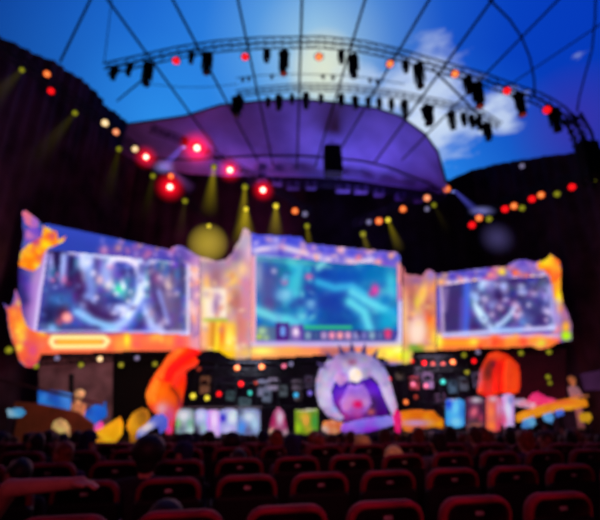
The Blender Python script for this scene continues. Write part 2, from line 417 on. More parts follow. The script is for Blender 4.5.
T6 = [(458, 226, 31.5), (480, 213, 30), (505, 202, 28.2), (545, 186, 25.6), (610, 165, 22)]
truss('hanging_truss', 'sloping truss along the right drape carrying red and orange lamps', [P(*q) for q in T6], .4, .4, .045)
T7 = [(245, 180), (300, 181), (350, 183), (400, 189), (446, 197)]
truss('hanging_truss', 'rear truss hidden in shade along the lower canopy edge', [P(x, y+2, 33.2) for x, y in T7], .5, .45, .05, m=mat('violet_truss_metal'))
# dark tower head at the right end of the long truss
tw = thing('hanging_truss_tower', 'dark stacked truss tower end hanging at the right edge below the long truss', 'truss', tuple(P(585, 150, 20)))
for dx, dy in ((-.3, -.3), (.3, -.3), (-.3, .3), (.3, .3)):
    MB().tube([P(572, 116, 20)+Vector((dx, dy, 0)), P(583, 136, 20)+Vector((dx, dy, 0)), P(593, 185, 20)+Vector((dx, dy, 0))], .09, 6).build('chord', BLACK, tw)
mb = MB()
for i in range(10):
    a = P(572+i*2.2, 116+i*7, 20); b = P(574.2+i*2.2, 123+i*7, 20)
    for s in (-.3, .3): mb.tube([a+Vector((-.3, s, 0)), b+Vector((.3, s, 0))], .05, 4); mb.tube([a+Vector((s, -.3, 0)), b+Vector((s, .3, 0))], .05, 4)
mb.build('lacing', BLACK, tw)
MB().bbox_bev(P(590, 160, 20), (1.0, .8, 2.2), .05).build('motor_housing', BLACK, tw)

# ------------------------------------------------------------------ lamps on the trusses
def beam_mat(name, c, strength, power=1.5):
    m = bpy.data.materials.new(name); m.use_nodes = True; n_ = m.node_tree; n_.nodes.clear(); l_ = n_.links
    out = n_.nodes.new('ShaderNodeOutputMaterial'); em = n_.nodes.new('ShaderNodeEmission'); em.inputs['Color'].default_value = rgb(c)
    t = n_.nodes.new('ShaderNodeTexCoord'); sx = n_.nodes.new('ShaderNodeSeparateXYZ'); l_.new(t.outputs['Object'], sx.inputs[0])
    def mm(op, a, b=None, cl=False):
        q = n_.nodes.new('ShaderNodeMath'); q.operation = op; q.use_clamp = cl
        for i, x in enumerate((a, b)):
            if x is None: continue
            if isinstance(x, (int, float)): q.inputs[i].default_value = x
            else: l_.new(x, q.inputs[i])
        return q.outputs[0]
    h = mm('ADD', sx.outputs['Z'], 1.0, True)                      # 1 at the lamp, 0 at the far end
    r = mm('SQRT', mm('ADD', mm('MULTIPLY', sx.outputs['X'], sx.outputs['X']), mm('MULTIPLY', sx.outputs['Y'], sx.outputs['Y'])))
    R = mm('ADD', mm('MULTIPLY', mm('SUBTRACT', 1.0, h), .88), .12)
    fall = mm('SUBTRACT', 1.0, mm('DIVIDE', r, R), True)
    s = mm('MULTIPLY', mm('MULTIPLY', fall, mm('POWER', h, power)), strength)
    s = mm('DIVIDE', s, R); l_.new(s, em.inputs['Strength']); l_.new(em.outputs[0], out.inputs['Volume']); return m
def glow_mat(name, c, strength, power=2.0):
    m = bpy.data.materials.new(name); m.use_nodes = True; n_ = m.node_tree; n_.nodes.clear(); l_ = n_.links
    out = n_.nodes.new('ShaderNodeOutputMaterial'); em = n_.nodes.new('ShaderNodeEmission'); em.inputs['Color'].default_value = rgb(c)
    t = n_.nodes.new('ShaderNodeTexCoord'); ln = n_.nodes.new('ShaderNodeVectorMath'); ln.operation = 'LENGTH'; l_.new(t.outputs['Object'], ln.inputs[0])
    a = n_.nodes.new('ShaderNodeMath'); a.operation = 'SUBTRACT'; a.use_clamp = True; a.inputs[0].default_value = 1; l_.new(ln.outputs['Value'], a.inputs[1])
    b = n_.nodes.new('ShaderNodeMath'); b.operation = 'POWER'; b.inputs[1].default_value = power; l_.new(a.outputs[0], b.inputs[0])
    k = n_.nodes.new('ShaderNodeMath'); k.operation = 'MULTIPLY'; k.inputs[1].default_value = strength; l_.new(b.outputs[0], k.inputs[0])
    l_.new(k.outputs[0], em.inputs['Strength']); l_.new(em.outputs[0], out.inputs['Volume']); return m
cone = MB().lathe([(1.0, -1.0), (.12, 0)], k=20).mesh('light_beam', [])
ballm = MB().ball((0, 0, 0), (1, 1, 1), 18, 12).mesh('glow_ball', [])
def aim(d):                                     # rotation that takes local -Z onto d
    return Vector((0, 0, -1)).rotation_difference(Vector(d).normalized()).to_euler()
def add_beam(root, d, length, radius, m, start=(0, 0, 0)):
    o = link('light_beam', cone.copy(), root); o.data.materials.clear(); o.data.materials.append(m)
    o.location = start; o.rotation_euler = aim(d); o.scale = (radius, radius, length); return o
def add_glow(root, size, m, at=(0, 0, 0), name='glow_ball'):
    o = link(name, ballm.copy(), root); o.data.materials.clear(); o.data.materials.append(m); o.location = at
    o.scale = size if isinstance(size, tuple) else (size,)*3; return o
LENS = {}
def lens_mat(key):
    c, core, s = {'red': ((255, 15, 25), (255, 20, 25), 1.0), 'orange': ((255, 95, 30), (255, 140, 70), 1.0), 'cream': ((250, 205, 140), (255, 225, 170), 1.0), 'salmon': ((245, 130, 90), (255, 160, 110), 1.0),
                  'green': ((118, 118, 20), (140, 140, 30), .75), 'hot': ((255, 60, 60), (255, 215, 190), 1.0), 'yellow': ((215, 195, 40), (230, 210, 60), 1.0), 'grey': ((95, 90, 120), (120, 115, 150), .8),
                  'blue': ((150, 165, 255), (215, 220, 255), 1.0), 'teal': ((30, 160, 150), (60, 190, 170), .9), 'pink': ((240, 90, 140), (250, 130, 160), .9), 'gem': ((45, 150, 200), (60, 170, 220), .9), 'violet': ((90, 70, 170), (120, 100, 200), .8), 'dim': ((120, 35, 25), (150, 50, 35), .7)}[key]
    k = 'lens_'+key
    if k not in LENS: LENS[k] = (mat(k+'_rim', c, .3, c, s), mat(k+'_core', core, .3, core, s*(3.0 if key == 'hot' else 1.3)))
    return LENS[k]
PARM = {}
def par_meshes(key):
    """a par can that looks along -Y: housing, yoke, clamp, lens"""
    if key not in PARM:
        R = .25
        h = MB().lathe([(.10, .34), (.15, .33), (.19, .22), (.235, .05), (.25, 0), (.255, -.06), (.235, -.06), (.225, -.01)], axis=(0, 1, 0), k=18).mesh('housing', [BLACK], smooth=True)
        y = MB().tube([(-.30, .08, 0), (-.30, .08, .30), (-.2, .08, .38), (.2, .08, .38), (.30, .08, .30), (.30, .08, 0)], .022, 6).lathe([(.04, -.32), (.04, -.25)], (0, .08, 0), (1, 0, 0), 8).lathe([(.04, .25), (.04, .32)], (0, .08, 0), (1, 0, 0), 8).mesh('yoke', [BLACK])
        c = MB().box((0, .08, .46), (.09, .12, .16)).tube([(0, .08, .36), (0, .08, .52)], .025, 6).mesh('clamp', [BLACK])
        a, b = lens_mat(key); le = MB().lathe([(.232, -.012), (.17, -.03)], axis=(0, 1, 0), k=18)
        le.lathe([(.17, -.031), (.10, -.045), (.03, -.05)], axis=(0, 1, 0), k=18, m=1)
        PARM[key] = (h, y, c, le.mesh('lens', [a, b], smooth=True))
    return PARM[key]
def par(key, loc, label, group, s=1.0, name='stage_spotlight', tilt=0.0):
    root = thing(name, label, 'stage light', tuple(loc), group=group)
    d = (CO-Vector(loc)); rz = math.atan2(d.x, -d.y); pit = math.atan2(-d.z, math.hypot(d.x, d.y))
    hs, y, c, le = par_meshes(key)
    for nm, me in (('housing', hs), ('yoke', y), ('clamp', c)):
        o = link(nm, me, root); o.scale = (s,)*3
        o.rotation_euler = Euler((pit*.9 if nm == 'housing' else 0, 0, rz)) if nm != 'clamp' else Euler((0, 0, rz))
    hh = [o for o in root.children if stem_(o.name) == 'housing'][0]
    o = link('lens', le, hh)                   # sub-part of the housing
    return root
def stem_(n): return n.split('.')[0]
hd = None
def moving_head(loc, label, group, s=1.0, long=1.0, yaw=0.0, tip=None):
    """yoked moving-head lamp hanging head down: base, two yoke arms, head, lens"""
    root = thing('stage_spotlight', label, 'stage light', tuple(loc), rz=yaw, group=group)
    z = lambda v: v*s
    MB().bbox_bev((0, 0, z(-.10)), (z(.42), z(.34), z(.2)), z(.03)).tube([(0, 0, 0), (0, 0, z(.16))], z(.04), 6).build('base', BLACK, root, (0, 0, 0))
    for sx in (-1, 1): MB().bbox_bev((sx*z(.20), 0, z(-.20-.2*long)), (z(.06), z(.16), z(.14+.44*long)), z(.015)).build('yoke_arm', BLACK, root, (0, 0, 0))
    hdm = MB().lathe([(z(.10), z(-.22)), (z(.155), z(-.26)), (z(.16), z(-.40)), (z(.14), z(-.30-.42*long)), (z(.175), z(-.36-.52*long)), (z(.16), z(-.38-.52*long))], k=14).build('head', BLACK, root, (0, 0, 0), smooth=True)
    MB().lathe([(z(.15), z(-.381-.52*long)), (z(.05), z(-.40-.52*long))], k=14).build('lens', lens_mat(tip)[0] if tip else mat('dark_glass', (20, 20, 30), .15), hdm, (0, 0, 0))
    return root
G1 = 'lamps on the long arched truss'
heads1 = [(115, 63, .7, 1.0), (130, 60, .65, 1.0), (149, 60, .95, 1.5), (192, 49, .6, 1.0), (208, 50, 1.0, 1.25), (267, 46, .7, 1.0), (284, 48, .95, 1.7), (341, 48, .65, 1.0), (353, 52, .95, 1.5), (405, 57, .65, 1.0), (418, 61, 1.0, 1.5), (467, 74, .9, .9), (476, 80, 1.0, 1.5), (518, 90, 1.0, 1.3), (553, 106, 1.0, 1.2)]
for i, (x, y, s, lg) in enumerate(heads1):
    moving_head(P(x, y+4, 20.0), 'black moving-head lamp on the long arched truss, %s black lamp from its left end' % nth(i+1), G1, s*1.5, lg, random.uniform(-.6, .6), 'dim' if i in (6, 13, 12) else None)
for i, (x, y, k, nm) in enumerate([(176, 61, 'red', 'red lamp on the left part of the long truss, left of the pale sky'), (245, 57, 'red', 'red lamp on the long truss left of the bright glow in the sky'), (319, 57, 'orange', 'orange lamp on the long truss in front of the bright glow in the sky'),
        (390, 64, 'orange', 'orange lamp on the long truss right of the bright glow, above the white cloud'), (455, 74, 'orange', 'orange lamp on the right half of the long truss, under a crossing cable'), (507, 91, 'red', 'red lamp on the long truss where the curved cable lands'), (547, 110, 'red', 'red lamp nearest the right end of the long truss')]):
    par(k, P(x, y, 19.3), nm, G1, .92)
G2 = 'lamps hanging from the short curved truss'
heads2 = [(238, 96, 1.35, .8), (268, 96, .62, 1), (279, 94, .85, 1.2), (292, 93, .6, 1), (306, 92, .85, 1.3), (321, 93, .6, 1), (341, 93, .75, 1), (355, 95, .8, 1), (368, 96, .65, 1.2), (379, 97, .65, 1.2), (391, 98, .65, 1.2), (404, 100, .9, 1.2), (427, 105, 1.35, .8), (451, 111, .95, 1.2), (463, 112, .7, 1.2), (471, 114, .7, 1.2), (478, 116, .7, 1.2), (486, 122, 1.0, 1.1)]
for i, (x, y, s, lg) in enumerate(heads2):
    moving_head(P(x, y+2, 23.0), 'black lamp hanging from the short truss over the canopy rim, %s from its left end' % nth(i+1), G2, s*1.35, lg, random.uniform(-.7, .7))
for i, (x, y) in enumerate([(243, 78), (249, 77), (272, 75), (323, 75), (333, 76), (370, 79), (377, 80)]):
    moving_head(P(x, y, 24.5), 'tiny dark lamp on the catwalk wire, %s from the left' % nth(i+1), 'tiny lamps on the catwalk wire', .55, .5, random.uniform(-.8, .8))
# coloured lamps along the drapes and under the canopy
GL = 'coloured lamps in front of the left drape'
B_OLIVE = beam_mat('olive_beam', (150, 140, 20), .07); B_YEL = beam_mat('yellow_beam', (215, 190, 25), .38, 1.2); B_BLUE = beam_mat('blue_beam', (95, 95, 235), 1.1, .8)
BLOOM_RED = glow_mat('red_bloom', (255, 10, 35), 1.9, 2.2); H_BLUE = glow_mat('blue_pool_glow', (150, 150, 235), 1.2, 1.5); H_YEL = glow_mat('yellow_disc_glow', (190, 165, 50), .42, .45); H_WHITE = glow_mat('pale_glow', (120, 110, 190), .3, 1.5)  # glow balls: lens bloom, light pools and a light disc put in as emission
def lamp(key, px, py, Y, label, group, s=1.0, beam=None, bloom=0):
    Y -= .7; loc = P(px, py, Y); s = s*Y/22.0
    r = par(key, loc, label, group, s)
    if beam: d, ln, rad, m = beam; add_beam(r, d, ln, rad, m, tuple((CO-loc).normalized()*.1))
    if bloom: add_glow(r, bloom, BLOOM_RED, tuple((CO-loc).normalized()*.35))  # lens bloom around the red lamp, put in as a glowing ball
    return r
side = (-.35, -.15, -1); dn = (0, -.1, -1)
lamp('green', 22, 70, 15.0, 'olive green lamp high at the left edge with a faint beam, leftmost lamp', GL, .75, (side, 4.0, .9, B_OLIVE))
lamp('orange', 47, 74, 16.6, 'orange lamp high on the left truss, directly above a red one', GL, .95)
lamp('red', 51, 91, 17.0, 'red lamp high on the left truss, directly below an orange one', GL, .92)
lamp('green', 75, 113, 18.6, 'olive green lamp with a faint beam between the red and the cream lamps', GL, .75, (side, 4.5, .9, B_OLIVE))
lamp('cream', 105, 123, 21.0, 'cream white lamp on the left truss, left of a salmon one', GL, .95)
lamp('salmon', 116, 132, 22.0, 'salmon lamp on the left truss, right of the first cream one', GL, .85)
lamp('green', 119, 149, 22.2, 'olive green lamp below the salmon lamp of the left truss', GL, .7, (dn, 4.5, .8, B_OLIVE))
lamp('cream', 135, 149, 24.0, 'smaller cream lamp on the left truss, beside the bright red one', GL, .85)
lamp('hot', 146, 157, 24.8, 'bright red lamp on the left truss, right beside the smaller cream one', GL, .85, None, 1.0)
lamp('green', 153, 176, 25.5, 'olive green lamp below the pale lit spot on the left truss', GL, .7, (dn, 4, .8, B_OLIVE))
lamp('orange', 171, 176, 27.0, 'dim orange lamp directly above the lowest bright red lamp of the left truss', GL, .75)
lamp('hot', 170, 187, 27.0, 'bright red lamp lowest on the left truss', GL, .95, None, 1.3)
lamp('green', 185, 201, 28.6, 'olive green lamp at the lower end of the left truss', GL, .7, (dn, 4, .8, B_OLIVE))
GC = 'coloured lamps under the canopy on the left'
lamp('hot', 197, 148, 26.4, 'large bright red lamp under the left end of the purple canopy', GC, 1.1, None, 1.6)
lamp('green', 214, 167, 28.0, 'olive lamp with a downward beam between two bright red lamps', GC, .75, (dn, 4.5, .9, B_YEL))
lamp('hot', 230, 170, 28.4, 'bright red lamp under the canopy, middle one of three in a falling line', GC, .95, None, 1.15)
lamp('green', 245, 187, 29.6, 'olive lamp left of the rightmost bright red lamp', GC, .8, (dn, 5.0, .9, B_YEL))
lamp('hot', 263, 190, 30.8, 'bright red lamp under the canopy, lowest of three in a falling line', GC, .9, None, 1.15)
lamp('yellow', 276, 206, 31.5, 'yellow lamp with a strong downward beam beside the lowest bright red lamp', GC, .7, (dn, 3.4, 1.0, B_YEL))
lamp('orange', 295, 211, 32.0, 'orange lamp at the lower end of the dark truss under the canopy', GC, .85)
lamp('grey', 305, 214, 32.4, 'dim violet-grey lamp right beside the orange one under the canopy', GC, .75)
lamp('green', 307, 226, 32.6, 'olive lamp hanging above the left half of the central screen', GC, .7, ((.1, -.1, -1), 2.6, .6, B_YEL))
lamp('yellow', 246, 209, 27.0, 'yellow lamp with a wide beam falling on the crest beside the central screen', GC, .6, (dn, 3.2, 1.3, B_YEL))
yl = lamp('yellow', 209, 226, 24.5, 'yellow wash lamp in front of the left pillar inside a round glowing patch of haze', GC, .5)
add_glow(yl, 1.32, H_YEL, tuple(P(208, 243, 24.5)-P(209, 226, 24.5)))  # round yellow disc of light, added as a glowing ball
GR = 'coloured lamps under the canopy on the right'
lamp('orange', 447, 189, 29.6, 'orange-red lamp under the right tip of the canopy, at the top of its truss', GR, .9)
lamp('salmon', 427, 198, 30.6, 'salmon red lamp on the right canopy truss, second from its top', GR, .85)
lamp('orange', 403, 209, 31.6, 'orange-red lamp on the right canopy truss, third from its top', GR, .85)
lamp('orange', 379, 221, 32.6, 'orange-red lamp lowest on the right canopy truss', GR, .9)
lamp('grey', 369, 222, 32.8, 'dim grey lamp left of the lowest lamp of the right canopy truss', GR, .7)
lamp('grey', 427, 209, 30.6, 'dim grey lamp below the salmon lamp of the right canopy truss', GR, .65)
lamp('yellow', 388, 220, 32.2, 'yellow lamp with a slanting beam beside the lowest lamp of the right truss', GR, .65, ((.25, -.1, -1), 3.2, .7, B_YEL))
lamp('green', 363, 234, 33.4, 'olive lamp with a short beam above the right half of the central screen', GR, .75, ((.2, -.1, -1), 2.4, .6, B_YEL))
lamp('green', 434, 205, 30.2, 'olive lamp with a faint beam at the middle of the right canopy truss', GR, .6, ((.3, -.1, -1), 3.0, .6, B_OLIVE))
GW = 'coloured lamps in front of the right drape'
for k, x, y, Y, l in [('red', 472, 225, 30.0, 'red lamp lowest on the truss of the right drape'), ('orange', 479, 218, 29.6, 'orange lamp below the pale lit patch on the right truss'), ('green', 489, 219, 29.2, 'olive lamp right of the pale lit patch on the right truss'),
        ('red', 505, 209, 28.0, 'red lamp left of a pair of orange and olive ones on the right truss'), ('orange', 514, 206, 27.6, 'orange lamp between a red and an olive one on the right truss'), ('green', 522, 208, 27.2, 'olive lamp right of the middle orange lamp on the right truss'), ('red', 532, 199, 26.4, 'red lamp close left of the upper orange lamp on the right truss'),
        ('orange', 541, 195, 25.8, 'upper orange lamp on the right truss, close right of a red one'), ('green', 557, 194, 25.0, 'olive lamp between the upper orange and the brightest red lamp on the right truss'), ('red', 572, 187, 24.0, 'widest red lamp near the right edge of the photo'), ('green', 593, 180, 22.6, 'olive lamp at the right edge of the photo, last on the truss')]:
    lamp(k, x, y, Y, l, GW, .88 if k != 'green' else .78)
lamp('grey', 522, 166, 26.8, 'dim grey lamp high on the right drape above the truss', GW, .7)
# two moving heads with blue beams and glowing balls for the pale pools of light
m1 = moving_head(P(185, 139, 25.5), 'moving-head lamp throwing a short blue beam at the left truss', 'moving heads with blue beams', .9, .8, 0, 'blue')
d1 = P(163, 168, 25.2)-P(184, 145, 25.5); add_beam(m1, d1, d1.length*1.15, .55, B_BLUE, tuple(P(184, 145, 25.5)-P(185, 139, 25.5))); add_glow(m1, (1.0, .5, .62), H_BLUE, tuple(P(164, 167, 25.2)-P(185, 139, 25.5)))
add_beam(m1, P(196, 193, 25.5)-P(166, 165, 25.2), 2.6, .6, beam_mat('mauve_beam', (140, 80, 170), .6, .6), tuple(P(168, 167, 25.2)-P(185, 139, 25.5)))
m2 = moving_head(P(452, 184, 29.5), 'moving-head lamp throwing a blue beam at the right truss', 'moving heads with blue beams', .9, .8, 0, 'blue')
d2 = P(476, 211, 29)-P(453, 189, 29.5); add_beam(m2, d2, d2.length*1.2, .5, B_BLUE, tuple(P(453, 189, 29.5)-P(452, 184, 29.5))); add_glow(m2, (1.3, .5, .5), H_BLUE, tuple(P(482, 211, 29)-P(452, 184, 29.5)))
add_glow(m2, (1.6, .8, 1.6), H_WHITE, tuple(P(497, 238, 29)-P(452, 184, 29.5)))
# speaker array and boxes along the rear truss
la = thing('hanging_speaker_array', 'tall black speaker array hanging from the lower canopy edge', 'loudspeaker', tuple(P(332, 148, 28.6)))
for i in range(6):
    q = P(332+i*.3, 150+i*4.6, 28.6-i*.05)
    MB().bbox_bev(q, (1.45, .8, .37), .04, rot=Euler((-.06*i, 0, .1))).build('speaker_cabinet', BLACK, la)
MB().box(P(332, 147, 28.6), (1.3, .7, .1)).tube([P(332, 147, 28.6), P(332, 140, 28.6)], .05, 6).build('hanging_frame', DARK, la)
BOXM = mat('violet_grey_casing', (118, 105, 160), .7, noise=.25, nscale=3)
for i, (x, y, wd) in enumerate([(262, 178, .9), (277, 182, .9), (293, 186, 1.15), (311, 186, 1.0), (343, 189, 1.3), (361, 190, 1.2), (379, 193, .9), (400, 197, .8), (418, 199, .8)]):
    q = P(x, y, 32.5); r = thing('hanging_projector', 'violet-grey boxy projector under the rear truss, %s from the left' % nth(i+1), 'projector', tuple(q), group='boxy projectors under the rear truss')
    MB().bbox_bev(q, (wd, .7, .55), .05).build('casing', BOXM, r); MB().lathe([(.12, 0), (.15, .12), (.10, .14)], q+Vector((0, -.35, 0)), (0, -1, 0)).build('lens', mat('dark_glass'), r)
    MB().tube([q+Vector((-.25, 0, .2)), q+Vector((-.25, 0, .75))], .04, 6).tube([q+Vector((.25, 0, .2)), q+Vector((.25, 0, .75))], .04, 6).build('bracket', DARK, r)
# ------------------------------------------------------------------ the three LED screens with their ornamental surrounds, two LED pillars
PL = Plane((P(12, 340, 22.3).x, 22.3), (P(200, 340, 27.2).x, 27.2))
PLP = Plane((P(200, 340, 27.2).x, 27.2), (P(243, 340, 28.0).x, 28.0))
PC = Plane((P(243, 340, 28.0).x, 28.0), (P(401, 340, 30.0).x, 30.0))
PRP = Plane((P(401, 340, 30.0).x, 30.0), (P(437, 340, 30.2).x, 30.2))
PR = Plane((P(437, 340, 30.2).x, 30.2), (P(568, 340, 27.0).x, 27.0))
CASE = mat('screen_back_casing', (16, 14, 18), .8, noise=.2)
INDIGO = (66, 74, 168); ORG = (250, 140, 55); YEL = (245, 215, 70); SAL = (238, 118, 98); LIL = (180, 150, 215); WHT = (225, 222, 245)

# ---- left screen
pl_poly = [(23, 211), (28, 213), (38.5, 220), (42, 225), (46, 223.5), (110, 237), (150, 246), (170, 250), (173, 247), (181, 245.5), (188, 250), (200, 257), (200, 351), (150, 350.5), (110, 352), (41, 354), (38, 362), (32, 367), (26, 367), (20, 362), (17, 352), (12, 340), (8.5, 326), (7, 312), (3.5, 303), (10, 308), (13, 300), (15.5, 289), (19, 294), (19, 268), (20.5, 252), (24, 236), (22, 221)]
dl = [(48, 250), (104, 255), (150, 259), (190, 264), (190, 335), (150, 333), (110, 332), (36.5, 332)]
def art_left(X, Y):
    p = Paint(X, Y, (96, 78, 160)); p.k = 1.3; p.noise(22, 9, 3)
    p.rect(44, 215, 176, 262, INDIGO, .95, 6); p.line([(48, 226), (172, 254)], 7, (74, 82, 182), .6)
    p.rect(100, 247, 200, 258, (125, 80, 165), .6, 5); p.scatter(14, (110, 244, 172, 256), 3, [(200, 110, 150), (110, 80, 180), (170, 110, 180)], 4, .6)
    p.line([(44, 252), (36, 285), (32, 330)], 7, (176, 132, 200), .9); p.line([(47.5, 256), (40, 290), (35, 332)], 2.2, (215, 195, 240), .8)
    p.line([(19, 255), (18, 285), (24, 300)], 6, (60, 45, 110), .8)
    # lower band
    p.rect(15, 334, 215, 360, (238, 112, 88), .95, 3); p.rect(40, 346, 200, 356, (232, 100, 90), .6, 4)
    p.line([(53, 337.5), (104, 337.5), (108, 341), (104, 346), (54, 346.5), (51, 342), (53, 337.5)], 2.6, (255, 232, 180), .95); p.rect(57, 339.5, 102, 344.5, (250, 165, 75), .9, 2)
    p.scatter(14, (112, 334, 196, 349), 4.5, [(245, 150, 90), (235, 105, 105), (250, 175, 100), (215, 90, 110)], 6, .75); p.blob(127, 340, 3, 7, (250, 215, 80), .9)
    p.scatter(46, (100, 240, 200, 262), 2.6, [(190, 160, 220), (215, 130, 170), (90, 80, 180), (235, 160, 130), (150, 130, 210)], 49, .5); p.blob(16, 351, 5, 4, (150, 200, 40), .3)
    # right end: pale pink and lilac stone
    p.rect(189, 256, 210, 352, (205, 150, 190), .8, 6); p.scatter(18, (186, 262, 200, 345), 4, [(235, 190, 195), (150, 110, 170), (240, 160, 140), (205, 190, 230)], 9, .8)
    return p
def disp_left(X, Y):
    p = Paint(X, Y, (72, 82, 158)); p.noise(20, 11, 5); p.noise(16, 5, 6)
    p.rect(36, 245, 76, 300, (68, 62, 135), .55, 8)
    for x, w_, c, a in [(57, 5, (38, 28, 78), .9), (64, 4.5, (150, 162, 222), .9), (72, 4.2, (42, 34, 88), .85), (84, 7, (196, 196, 240), .95), (97, 5, (60, 48, 110), .8), (51, 3.5, (150, 140, 205), .7)]:
        p.line([(x, 252), (x-1.5, 278)], w_*.72, c, a)
    p.rect(48, 247, 102, 253.5, (40, 32, 80), .8, 3)
    p.line([(70, 252), (100, 256), (130, 260), (152, 263)], 3, (196, 192, 236), .75)
    p.scatter(10, (52, 272, 80, 286), 3.2, [(165, 75, 140), (60, 40, 100), (190, 110, 170), (50, 90, 140)], 11, .85)
    # plated figure in the middle
    p.line([(88, 262), (90, 290), (88, 312)], 6, (120, 140, 210), .8); p.line([(78, 276), (82, 300), (100, 318), (118, 322)], 7, (58, 36, 92), .9)
    p.blob(103, 310, 14, 8, (62, 40, 100), .9, 25)
    p.blob(106, 272, 8, 12, (150, 160, 222), .8); p.blob(100, 280, 4, 5, (205, 170, 190), .8); p.blob(109, 284, 4.5, 5.5, (215, 195, 215), .9); p.blob(110, 266, 4, 3.5, (190, 120, 175), .7)
    p.blob(120, 290, 8, 9, (80, 185, 190), .75); p.blob(119, 289, 3.5, 3, (60, 190, 150), .8); p.blob(116, 302, 9, 3.5, (50, 52, 120), .9); p.blob(118, 308, 12, 4, (160, 175, 232), .85)
    p.line([(112, 260), (126, 258), (136, 266), (141, 280)], 3.2, (205, 200, 240), .8); p.line([(118, 264), (130, 268), (134, 284)], 2.6, (60, 70, 150), .8)
    p.line([(143, 274), (141, 296), (133, 308), (124, 322), (112, 330)], 6.5, (150, 172, 240), .95); p.line([(142, 280), (138, 300), (128, 316)], 3, (196, 205, 248), .8)
    p.line([(147, 268), (147, 296)], 2.2, (90, 180, 190), .6)
    p.line([(150, 314), (138, 329)], 4.5, (66, 50, 118), .8); p.line([(146, 308), (152, 326), (162, 331)], 5, (165, 182, 238), .85)
    # right grey figure
    p.blob(166, 298, 15, 28, (112, 92, 138), .85, -8); p.line([(150, 262), (153, 285), (160, 310), (168, 330)], 4, (70, 60, 122), .8); p.line([(159, 292), (168, 322)], 2.6, (122, 128, 198), .8)
    p.line([(150, 262), (160, 258), (172, 262)], 3, (190, 180, 215), .7); p.blob(157, 278, 5, 7, (120, 75, 130), .75); p.blob(169, 284, 4, 5, (240, 215, 200), .9); p.blob(172, 276, 3, 8, (80, 62, 112), .8)
    p.line([(182, 266), (184, 292)], 3.4, (70, 62, 110), .85); p.line([(189, 266), (189, 334)], 3, (215, 195, 225), .8); p.line([(178, 300), (176, 330)], 4, (88, 76, 122), .7)
    # dark figure low on the left with a bright hand and pale arm
    p.blob(55, 306, 13, 15, (48, 58, 120), .9); p.blob(58, 300, 11, 6, (66, 110, 180), .8, 8); p.blob(48, 316, 8, 10, (40, 32, 84), .85); p.blob(63, 314, 7, 8, (70, 30, 72), .8)
    p.blob(67, 317.5, 5.5, 5.2, (240, 150, 160), .98, 0, 1.5); p.blob(59, 322, 4, 4, (190, 80, 110), .5)
    p.line([(77, 312), (92, 321), (112, 328)], 4.6, (125, 165, 220), .95); p.blob(52, 328, 4.5, 4, (125, 165, 225), .85); p.rect(60, 326, 100, 333, (58, 52, 118), .7, 3)
    p.scatter(46, (84, 256, 150, 322), 2.6, [(205, 205, 245), (62, 48, 110), (130, 150, 225), (225, 215, 245), (70, 60, 130), (170, 185, 240)], 14, .6)
    p.scatter(26, (150, 262, 188, 330), 2.6, [(150, 130, 170), (70, 60, 110), (190, 175, 210), (90, 80, 130)], 15, .55); p.scatter(18, (42, 255, 84, 326), 2.6, [(150, 160, 220), (40, 32, 84), (90, 110, 180)], 16, .5)
    p.rect(30, 330.5, 200, 340, (190, 178, 226), .7, 2); p.k = 1.42; p.lift = 16
    return p
s = thing('led_screen', 'large left LED screen of armoured figures in a surround of flames and lilac stone', 'screen', tuple(PL.hit(100, 352)), group='LED screens over the stage')
surface('surround', pl_poly, PL, art_left, s, .0)
surface('display', dl, PL, disp_left, s, .12)
slab('casing', pl_poly, PL, CASE, s, -.45, -.02)
def flame_paint(cols, seed, r=4.5):
    def f(X, Y):
        p = Paint(X, Y, cols[0]); p.k = 1.35; p.sat = 1.2; p.scatter(int(len(X)/14)+6, (X.min(), Y.min(), X.max(), Y.max()), r, cols, seed, .8); return p
    return f
def flame_mix(X, Y):
    p = Paint(X, Y, (240, 105, 62)); p.scatter(34, (5, 300, 48, 366), 4.2, FL+[(225, 85, 105), (215, 80, 90)], 31, .85); p.k = 1.3
    p.blob(15, 296, 5, 10, (178, 110, 170), .9); p.blob(5, 304, 5, 4, (110, 80, 170), .9); p.blob(14, 313, 4, 5, (248, 150, 60), .8); p.blob(21, 336, 5, 5, (252, 190, 70), .9); p.blob(33, 350, 5, 9, (222, 90, 120), .7); p.blob(11, 349, 3, 4, (150, 195, 40), .5)
    return p
GLOW = paint_mat('glowing_moulding', 1.0, False)
FL = [(248, 132, 48), (250, 190, 60), (236, 96, 60), (245, 215, 80), (240, 120, 90)]
surface('flame_ornament', [(21, 252), (26, 246), (36, 240), (42, 236), (43, 226), (50, 229), (57, 232), (58, 240), (66, 236), (64, 241), (56, 245), (48, 248), (44, 254), (41, 265), (35, 271), (28, 270), (19, 266), (20, 256)], PL, flame_paint([(246, 130, 40), (250, 200, 50), (228, 84, 60), (238, 222, 70), (250, 160, 50), (200, 90, 110)], 21, 3.6), s, .05, 1, GLOW, .35, 4)
surface('crystal_ornament', [(22, 212), (26, 211), (38, 220), (38.5, 226), (33, 228), (26, 224)], PL, flame_paint([(215, 120, 150), (235, 165, 105), (170, 110, 190)], 22, 4), s, .05, 1, GLOW, .3, 4)
surface('crystal_ornament', [(26, 229), (36, 227), (43, 231), (38, 238), (30, 242), (25, 243)], PL, flame_paint([(92, 70, 170), (130, 90, 190), (190, 120, 180)], 23, 4), s, .05, 1, GLOW, .3, 4)
surface('flame_ornament', [(4, 303), (9, 308), (14, 304), (15.5, 290), (20, 300), (22, 314), (26, 324), (31, 330), (42, 332), (48, 334), (47, 345), (40, 352), (38, 362), (32, 367), (26, 366.5), (20, 361), (17, 351), (12, 339), (9, 326), (7.5, 312)], PL, lambda X, Y: flame_mix(X, Y), s, .05, 1, GLOW, .4, 5)

